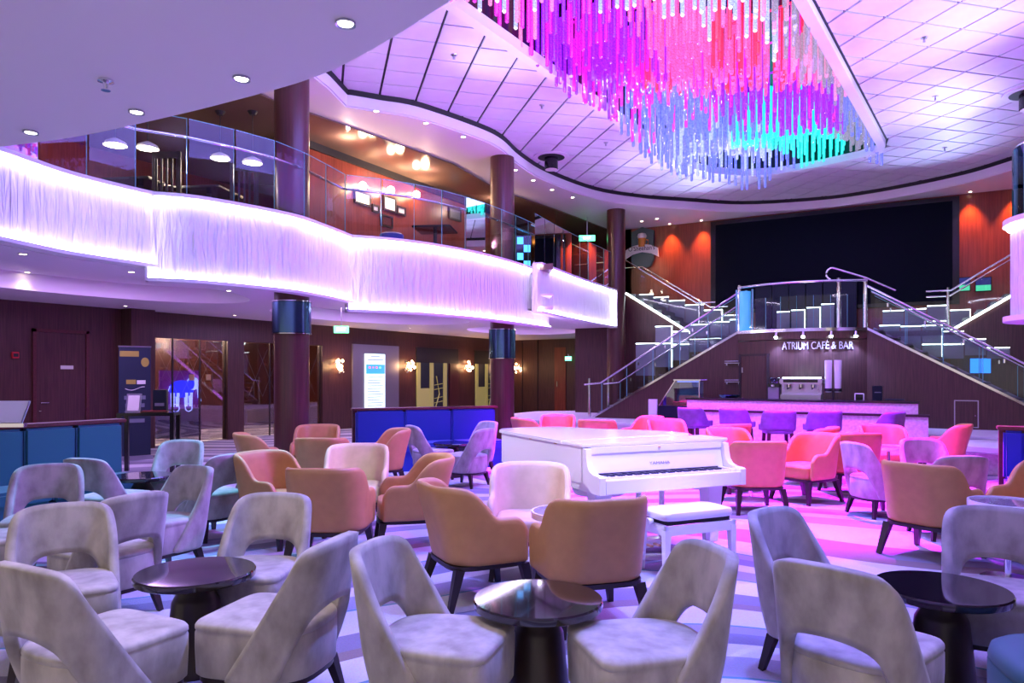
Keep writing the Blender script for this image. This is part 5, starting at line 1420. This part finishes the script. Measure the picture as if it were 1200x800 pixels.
# white lectern-style sign at far left
p = PXD(18, 495, 7.0)
t = empty('menu_stand', 'tilted white menu stand on top of the teal banquette wall', 'sign', (p.x - 0.1, p.y, 1.04), math.radians(35))
t.scale = (0.62, 0.62, 0.75)
MB().add([(-0.45, 0.02, 0.06), (0.16, 0.02, 0.06), (0.24, 0.10, 0.34), (-0.45, 0.10, 0.34), (-0.45, 0.05, 0.05), (0.16, 0.05, 0.05), (0.24, 0.13, 0.33), (-0.45, 0.13, 0.33)],
         [(0, 1, 2, 3), (7, 6, 5, 4), (0, 4, 5, 1), (1, 5, 6, 2), (2, 6, 7, 3), (3, 7, 4, 0)]).build('panel', 'white_paint', t)
MB().bar((0.16, 0.02, 0.06), (0.24, 0.10, 0.34), 0.02, 0.02).build('edge', 'steel', t)
MB().box(-0.3, 0.2, 0.0, 0.10, 0.0, 0.05).build('foot', 'chrome', t)
# light box in a grey niche
p, q = on_left(412, 405), on_left(466, 405)
t = empty('light_box', 'glowing white directory light box in a grey frame on the left wall', 'light box', (LWX, p.y, 0)); w = q.y - p.y
MB().box(0, 0.05, 0, w, 0.05, 2.45).build('surround', 'grey_metal', t)
MB().box(0.05, 0.09, w * 0.24, w * 0.66, 0.5, 2.18).build('display', 'lightbox', t)
MB().box(0.09, 0.094, w * 0.25, w * 0.65, 1.58, 1.86).build('blue_band', 'lightbox_blue', t)
for k, m in enumerate(('dot_red', 'dot_violet', 'dot_red', 'dot_green')): MB().box(0.094, 0.097, w * (0.30 + 0.075 * k), w * (0.345 + 0.075 * k), 1.74, 1.80).build('colour_dot', m, t)
for k in range(11): MB().box(0.09, 0.093, w * 0.28, w * (0.62 - 0.03 * (k % 3)), 1.46 - 0.085 * k, 1.49 - 0.085 * k).build('text_line', 'lightbox_grey', t)
for k in range(2): MB().box(0.09, 0.093, w * (0.35 - 0.07 * k), w * (0.55 + 0.07 * k), 2.08 - 0.10 * k, 2.12 - 0.10 * k).build('heading', 'lightbox_grey', t)
# lift lobbies: dark recess, olive shafts with lit frames
for k, (u0, u1) in enumerate(((487, 536), (556, 592))):
    p, q = on_left(u0, 430), on_left(u1, 430); w = q.y - p.y
    t = empty('window_%d' % (3 + k), None, None, (LWX, p.y, 0)); tag(t, kind='structure')
    MB().box(0, 0.04, 0, w, 1.95, 2.45).build('dark_header', 'black_matte', t)
    MB().box(0, 0.03, 0, w * 0.75, 0.3, 1.95).build('glass_pane', 'olive_dark', t)
    for y in (0.0, w * 0.30, w * 0.62): MB().box(0.03, 0.06, y, y + w * 0.08, 0.3, 1.95).build('lit_frame', 'olive_lit', t)
    MB().box(0.03, 0.045, w * 0.08, w * 0.30, 0.3, 1.1).build('lower_panel', 'olive_lit', t)
    tr = MB()
    for z in (0.6, 0.75, 1.05, 1.2): tr.bar((0.05, w * 0.40, z), (0.05, w * 0.60, z + 0.05), 0.02, 0.02)
    tr.tube([(0.05, w * 0.42, 0.4), (0.05, w * 0.52, 0.9), (0.05, w * 0.45, 1.5)], 0.02, 6); tr.build('cable_frame', 'olive_lit', t)
    MB().box(0.0, 0.05, w * 0.78, w, 0.3, 1.95).build('side_panel', 'wood_column', t)
# crystal wall sconces
for u, lab in ((395, 'crystal wall sconce glowing amber right of the thick column'), (477, 'crystal wall sconce glowing amber right of the light box'),
               (546, 'crystal wall sconce glowing amber between the lift windows'), (606, 'crystal wall sconce glowing amber right of the slim column')):
    p = on_left(u, 429) if u < 600 else PXB(u, 431, EWY - 0.1)
    t = empty('wall_sconce', lab, 'sconce', (p.x + 0.1, p.y, p.z))
    if u > 600: t.location = (p.x, EWY - 0.1, p.z)
    MB().lathe([(0.05, -0.05), (0.09, -0.03), (0.09, 0.03), (0.05, 0.05)], 12).build('core', 'sconce_glow', t)
    rnd = random.Random(u)
    for k in range(14):
        a, b = rnd.uniform(0, 2 * PI), rnd.uniform(-1, 1); r = math.sqrt(1 - b * b)
        d = Vector((r * math.cos(a), r * math.sin(a), b)); MB().lathe([(0.01, -0.05), (0.05, 0.0), (0.01, 0.05)], 6, tuple(d * 0.17)).build('crystal', 'sconce_glow' if k % 3 else 'glass_case', t)
    point('sconce_light', (t.location.x + (0.25 if u < 600 else 0), t.location.y - (0 if u < 600 else 0.25), t.location.z), (1.0, 0.55, 0.25), 9)
# exit signs
def exit_sign(loc, rz, label, w=0.34, top=None):
    t = empty('exit_sign', label, 'sign', loc, rz)
    MB().box(-w / 2, w / 2, -0.02, 0.02, -0.08, 0.08).build('box', 'exit_green', t)
    a = text_mesh('lettering', 'EXIT', 0.11, 'exit_white', t, 0.002); a.location = (0, -0.023, 0)
    MB().box(-0.01, 0.01, -0.01, 0.01, 0.08, (top - loc[2]) if top else 0.16).build('hanger', 'steel', t)
p = PXD(400, 386, 17.0); exit_sign(p, math.radians(35), 'green lit exit sign under the gallery right of the thick column', top=LOWC + 0.28)
p = PXB(666, 420, 24.6); exit_sign(p, 0.3, 'small green exit sign on the far end wall beside the stairs', 0.24)
p = PXD(688, 279, 21.0); exit_sign((p.x, p.y, p.z), 0.4, 'green lit exit sign on the upper gallery beside the far column', 0.46, SOF - 0.03)
# far end wall: red door panel, TV, info screen
p, q = PXB(650, 405, EWY - 0.03), PXB(663, 405, EWY - 0.03)
dn = empty('door_3', None, None, (p.x, EWY - 0.05, 0)); tag(dn, kind='structure')
MB().box(0, q.x - p.x, 0, 0.05, 0.0, 2.6).build('door_leaf', 'wood_red', dn); MB().box(0.1, 0.14, -0.03, 0, 1.1, 1.3).build('handle', 'chrome', dn)
for u in (612, 630):
    p = PXB(u, 470, EWY - 0.02); tag(MB().box(p.x - 0.012, p.x + 0.012, EWY - 0.03, EWY, 0, 2.9).build('trim_%d' % (10 + (u > 620)), 'black_matte'), kind='structure')
p, q = PXB(673, 404, EWY - 0.6), PXB(711, 432, EWY - 0.6)
t = empty('wall_television', 'dark wall television under the gallery left of the stairs', 'television', ((p.x + q.x) / 2, EWY - 0.5, (p.z + q.z) / 2))
w, h_ = (q.x - p.x) / 2, (p.z - q.z) / 2
MB().box(-w, w, -0.05, 0.03, -h_, h_).build('bezel', 'black_gloss', t); MB().box(-w + 0.04, w - 0.04, -0.055, -0.05, -h_ + 0.04, h_ - 0.04).build('display', 'tv_blue', t)
MB().box(-0.05, 0.05, 0.03, 0.5, -0.05, 0.05).build('wall_arm', 'black_matte', t)
p, q = PXB(708, 434, 20.3), PXB(721, 452, 20.3)
t = empty('info_screen', 'small bright information screen behind the left stairs', 'screen', ((p.x + q.x) / 2, 20.3, (p.z + q.z) / 2))
w, h_ = (q.x - p.x) / 2, (p.z - q.z) / 2
MB().box(-w, w, 0, 0.05, -h_, h_).build('bezel', 'black_gloss', t); MB().box(-w * 0.85, w * 0.85, -0.004, 0, -h_ * 0.85, h_ * 0.85).build('display', 'glow_blue_glass', t)
MB().box(-0.02, 0.02, 0.01, 0.04, PZ - t.location.z, -h_).build('stand', 'steel', t)
p, q = PXB(1137, 420, 19.1), PXB(1161, 437, 19.1)
t = empty('twin_monitor', 'pair of bright blue monitors seen through the right stair glass', 'monitor', (p.x, 19.1, q.z))
w, h_ = q.x - p.x, p.z - q.z
MB().box(0, w * 0.5, 0, 0.03, 0, h_).build('display', 'tv_bright', t); MB().box(w * 0.54, w, 0, 0.03, 0, h_).build('display', 'tv_bright', t)
MB().box(w * 0.4, w * 0.6, 0.03, 0.08, PZ - q.z, h_ * 0.5).build('stand', 'black_matte', t)

# ================================================================== UPPER LEVEL
# pub sign on the end wall
p = PXB(754, 292, BWY - 0.03)
t = empty('pub_sign', "hanging pub sign with beer mug and ribbon reading O'Sheehan's", 'sign', (p.x, BWY - 0.14, p.z))
MB().vprism([(-0.36, -0.35), (-0.28, -0.55), (0, -0.62), (0.28, -0.55), (0.36, -0.35), (0.36, 0.55), (0.2, 0.60), (0, 0.68), (-0.2, 0.60), (-0.36, 0.55)], 0, 0.10).build('board', 'sign_teal', t)
mg = MB().lathe([(0.11, 0.05), (0.12, 0.32)], 16, (0.0, -0.02, 0)).build('mug', 'beer', t, smooth=40)
MB().lathe([(0.13, 0.32), (0.15, 0.38), (0.12, 0.46), (0.05, 0.48)], 16, (0.0, -0.02, 0)).build('foam', 'paper', mg, smooth=40)
MB().tube([(0.11, -0.02, 0.28), (0.2, -0.02, 0.25), (0.2, -0.02, 0.13), (0.11, -0.02, 0.10)], 0.018, 6).build('mug_handle', 'beer', mg)
rb_ = MB().vprism([(-0.55, -0.30), (-0.3, -0.17), (0, -0.11), (0.3, -0.17), (0.55, -0.30), (0.52, -0.02), (0.3, 0.09), (0, 0.14), (-0.3, 0.09), (-0.52, -0.02)], -0.06, -0.02).build('ribbon', 'paper', t)
a = text_mesh('lettering', "O'Sheehan's", 0.2, 'chair_wood', rb_, 0.004, fit=0.86); a.location = (0, -0.066, 0.0)
MB().lathe([(0.03, 0.0), (0.05, 0.02), (0.03, 0.04)], 10, (0, -0.12, 0.70)).build('sign_lamp', 'lamp_warm', t)
for u in (785, 822, 1137, 1190):
    p = PXB(u, 262, BWY - 0.2)
    spot('wall_washer', (p.x, BWY - 0.22, SOF - 0.05), (p.x, BWY - 0.05, 4.6), (1.0, 0.30, 0.08), 230, 70, 0.9, 0.05)
    downlight(p.x, BWY - 0.22, SOF, 0.05, 'small lamp in the soffit washing the red end wall, %s' % ({785: 'beside the pub sign', 822: 'just left of the screen', 1137: 'right of the screen', 1190: 'at the right edge'}[u]), 'lamps washing the end wall', 'lamp_warm')
# televisions right of the screen
for u0, u1, lab in ((1121, 1138, 'small green-blue monitor beside the right edge of the video wall'), (1143, 1163, 'second green-blue monitor right of the video wall behind the stair rail')):
    p, q = PXB(u0, 324, BWY - 0.3), PXB(u1, 340, BWY - 0.3)
    t = empty('wall_monitor', lab, 'monitor', (p.x, BWY - 0.1, q.z)); w, h_ = q.x - p.x, p.z - q.z
    MB().box(0, w, 0, 0.08, 0, h_).build('bezel', 'black_gloss', t); MB().box(0.02, w - 0.02, -0.004, 0, h_ * 0.45, h_ - 0.02).build('display', 'tv_blue', t); MB().box(0.02, w - 0.02, -0.004, 0, 0.02, h_ * 0.45).build('display', 'tv_green', t)
# pictures and lamps on the upper lounge wall
def upict(u0, u1, v0, v1, lab, m='paper'):
    p, q = PXA(u0, v1, UWX + 0.02), PXA(u1, v0, UWX + 0.02)
    z1 = PXA((u0 + u1) / 2, v0, UWX + 0.02).z; z0 = PXA((u0 + u1) / 2, v1, UWX + 0.02).z
    t = empty('framed_picture', lab, 'picture', (UWX + 0.005, p.y, z0)); w, h_ = q.y - p.y, z1 - z0
    for a in ((0, w, 0, 0.04), (0, w, h_ - 0.04, h_), (0, 0.04, 0.04, h_ - 0.04), (w - 0.04, w, 0.04, h_ - 0.04)): MB().box(0, 0.04, *a).build('frame', 'chair_wood', t)
    MB().box(0, 0.02, 0.04, w - 0.04, 0.04, h_ - 0.04).build('print', m, t)
upict(415, 434, 225, 240, 'pale framed print under a lamp at the left of the upper lounge wall', 'lamplit_print')
upict(449, 464, 230, 248, 'large pale framed print on the upper lounge wall', 'paper')
upict(465, 475, 242, 252, 'small framed print right of the large pale one', 'paper')
upict(446, 460, 252, 266, 'dark framed picture low on the upper lounge wall', 'wood_trim')
upict(526, 540, 244, 258, 'pale framed print at the right of the upper lounge wall', 'frosted')
upict(436, 444, 240, 249, 'tiny framed print beside the lamp-lit one', 'paper')
for u, v, lab in ((425, 218, 'round wall lamp above the lamp-lit print'), (458, 223, 'round wall lamp above the large pale print'), (488, 228, 'round wall lamp right of the pictures')):
    p = PXA(u, v, UWX + 0.1); t = empty('wall_lamp', lab, 'lamp', (UWX + 0.1, p.y, p.z))
    MB().lathe([(0.02, -0.09), (0.08, -0.05), (0.09, 0), (0.07, 0.06), (0.02, 0.09)], 14).build('globe', 'lamp_warm', t, smooth=60); MB().box(-0.095, -0.05, -0.02, 0.02, -0.02, 0.02).build('bracket', 'brass', t)
    point('wall_lamp_light', (UWX + 0.35, p.y, p.z), (1.0, 0.62, 0.35), 16)
# glowing stained-glass panel by the far column
p, q = PXD(606, 298, 17.5), PXD(622, 272, 17.5)
t = empty('stained_panel', 'bright blue lit glass panel on the gallery behind the slim column', 'panel', (p.x, p.y, UPF), math.radians(30))
MB().box(-0.02, 0.34, 0, 0.06, 0, 1.05).build('frame', 'black_gloss', t)
for k in range(5): MB().box(0.0 + 0.16 * (k % 2), 0.15 + 0.17 * (k % 2), -0.01, 0, 0.08 + 0.19 * k, 0.25 + 0.19 * k).build('glass_piece', 'glow_blue_glass', t)
p = PXD(636, 286, 20); 
for u, lab in ((628, 'left of two amber uplit wall panels at the far end of the gallery'), (646, 'right of two amber uplit wall panels at the far end of the gallery')):
    p = PXB(u, 285, EWY - 0.1); t = empty('amber_panel', lab, 'panel', (p.x, EWY - 0.08, UPF + 0.5))
    MB().box(-0.18, 0.18, 0, 0.07, 0, 1.3).build('panel', 'wood_column', t); MB().box(-0.16, 0.16, -0.03, -0.005, 1.1, 1.2).build('lamp', 'orange_lamp', t)
    spot('amber_light', (p.x, EWY - 0.3, UPF + 1.75), (p.x, EWY, UPF + 0.4), (1, 0.4, 0.12), 40, 80, 0.8)
# dark slat-back chairs and tables of the upper restaurant
def slat_chair(x, y, rz, lab):
    t = empty('slat_chair', lab, 'chair', (x, y, UPF), rz, 'dark chairs of the upper restaurant')
    MB().box(-0.22, 0.22, -0.22, 0.22, 0.42, 0.47).build('seat', 'chair_wood', t, bevel=0.01)
    for sx in (-0.2, 0.2):
        MB().box(sx - 0.02, sx + 0.02, -0.22, -0.18, 0, 1.08).build('leg', 'chair_wood', t); MB().box(sx - 0.02, sx + 0.02, 0.18, 0.22, 0, 0.42).build('leg', 'chair_wood', t)
    MB().box(-0.22, 0.22, -0.22, -0.18, 1.0, 1.1).build('top_rail', 'chair_wood', t)
    for k in range(5): MB().box(-0.16 + 0.08 * k - 0.015, -0.16 + 0.08 * k + 0.015, -0.21, -0.19, 0.47, 1.0).build('slat', 'chair_wood', t)
def upper_at(u, yc): return W((u - 600) / FPX * yc, yc)
for u, yc, rz, lab in ((203, 11.3, 0.5, 'dark slat-back chair behind the gallery glass below the near ceiling'), (286, 12.0, 0.9, 'dark slat-back chair behind the gallery glass near the pendants'),
                       (237, 13.0, -2.4, 'dark slat-back chair farther back on the gallery between the pendants')):
    x, y = upper_at(u, yc); slat_chair(x, y, rz, lab)
for u, yc, lab in ((245, 12.1, 'dark square table on the gallery below the pendants'), (165, 11.6, 'dark square table on the gallery at the far left'), (510, 15.2, 'dark table on the gallery before the lounge pictures')):
    x, y = upper_at(u, yc); t = empty('gallery_table', lab, 'table', (x, y, UPF), 0.4, 'dark tables on the gallery')
    MB().box(-0.4, 0.4, -0.4, 0.4, 0.71, 0.75).build('tabletop', 'black_gloss', t, bevel=0.008); MB().lathe([(0.25, 0), (0.25, 0.02), (0.04, 0.04), (0.04, 0.71)], 16).build('pedestal', 'black_matte', t)
x, y = upper_at(459, 14.6); t = empty('blue_stool', 'bright blue stool behind the gallery glass', 'stool', (x, y, UPF))
MB().lathe([(0.22, 0.4), (0.24, 0.42), (0.24, 0.5), (0.2, 0.53)], 18).build('seat', 'blue_fabric', t, smooth=40); MB().lathe([(0.2, 0), (0.2, 0.02), (0.03, 0.04), (0.03, 0.4)], 14).build('pedestal', 'chrome', t, smooth=40)
for u, v, yc, lab in ((135, 168, 11.0, 'leftmost glowing pendant lamp on the gallery'), (173, 172, 11.4, 'second glowing pendant lamp from the left on the gallery'),
                      (258, 184, 12.6, 'third glowing pendant lamp from the left, above the gallery tables'), (296, 189, 12.6, 'rightmost glowing pendant lamp, near the thick column')):
    p = PXD(u, v, yc); t = empty('pendant_lamp', lab, 'pendant lamp', p, 0, 'pendant lamps over the gallery')
    MB().lathe([(0.17, -0.03), (0.15, 0.02), (0.06, 0.07), (0.02, 0.09)], 20).build('shade', 'white_gloss', t, smooth=50)
    MB().lathe([(0.14, -0.035), (0.14, -0.031)], 20).build('diffuser', 'lamp_white', t)
    MB().tube([(0, 0, 0.08), (0, 0, SOF - 0.03 - p.z)], 0.008, 6).build('stem', 'black_matte', t); MB().lathe([(0.05, SOF - 0.09 - p.z), (0.09, SOF - 0.03 - p.z)], 14).build('canopy', 'black_matte', t)
    point('pendant_light', (p.x, p.y, p.z - 0.15), (1.0, 0.8, 0.6), 14)
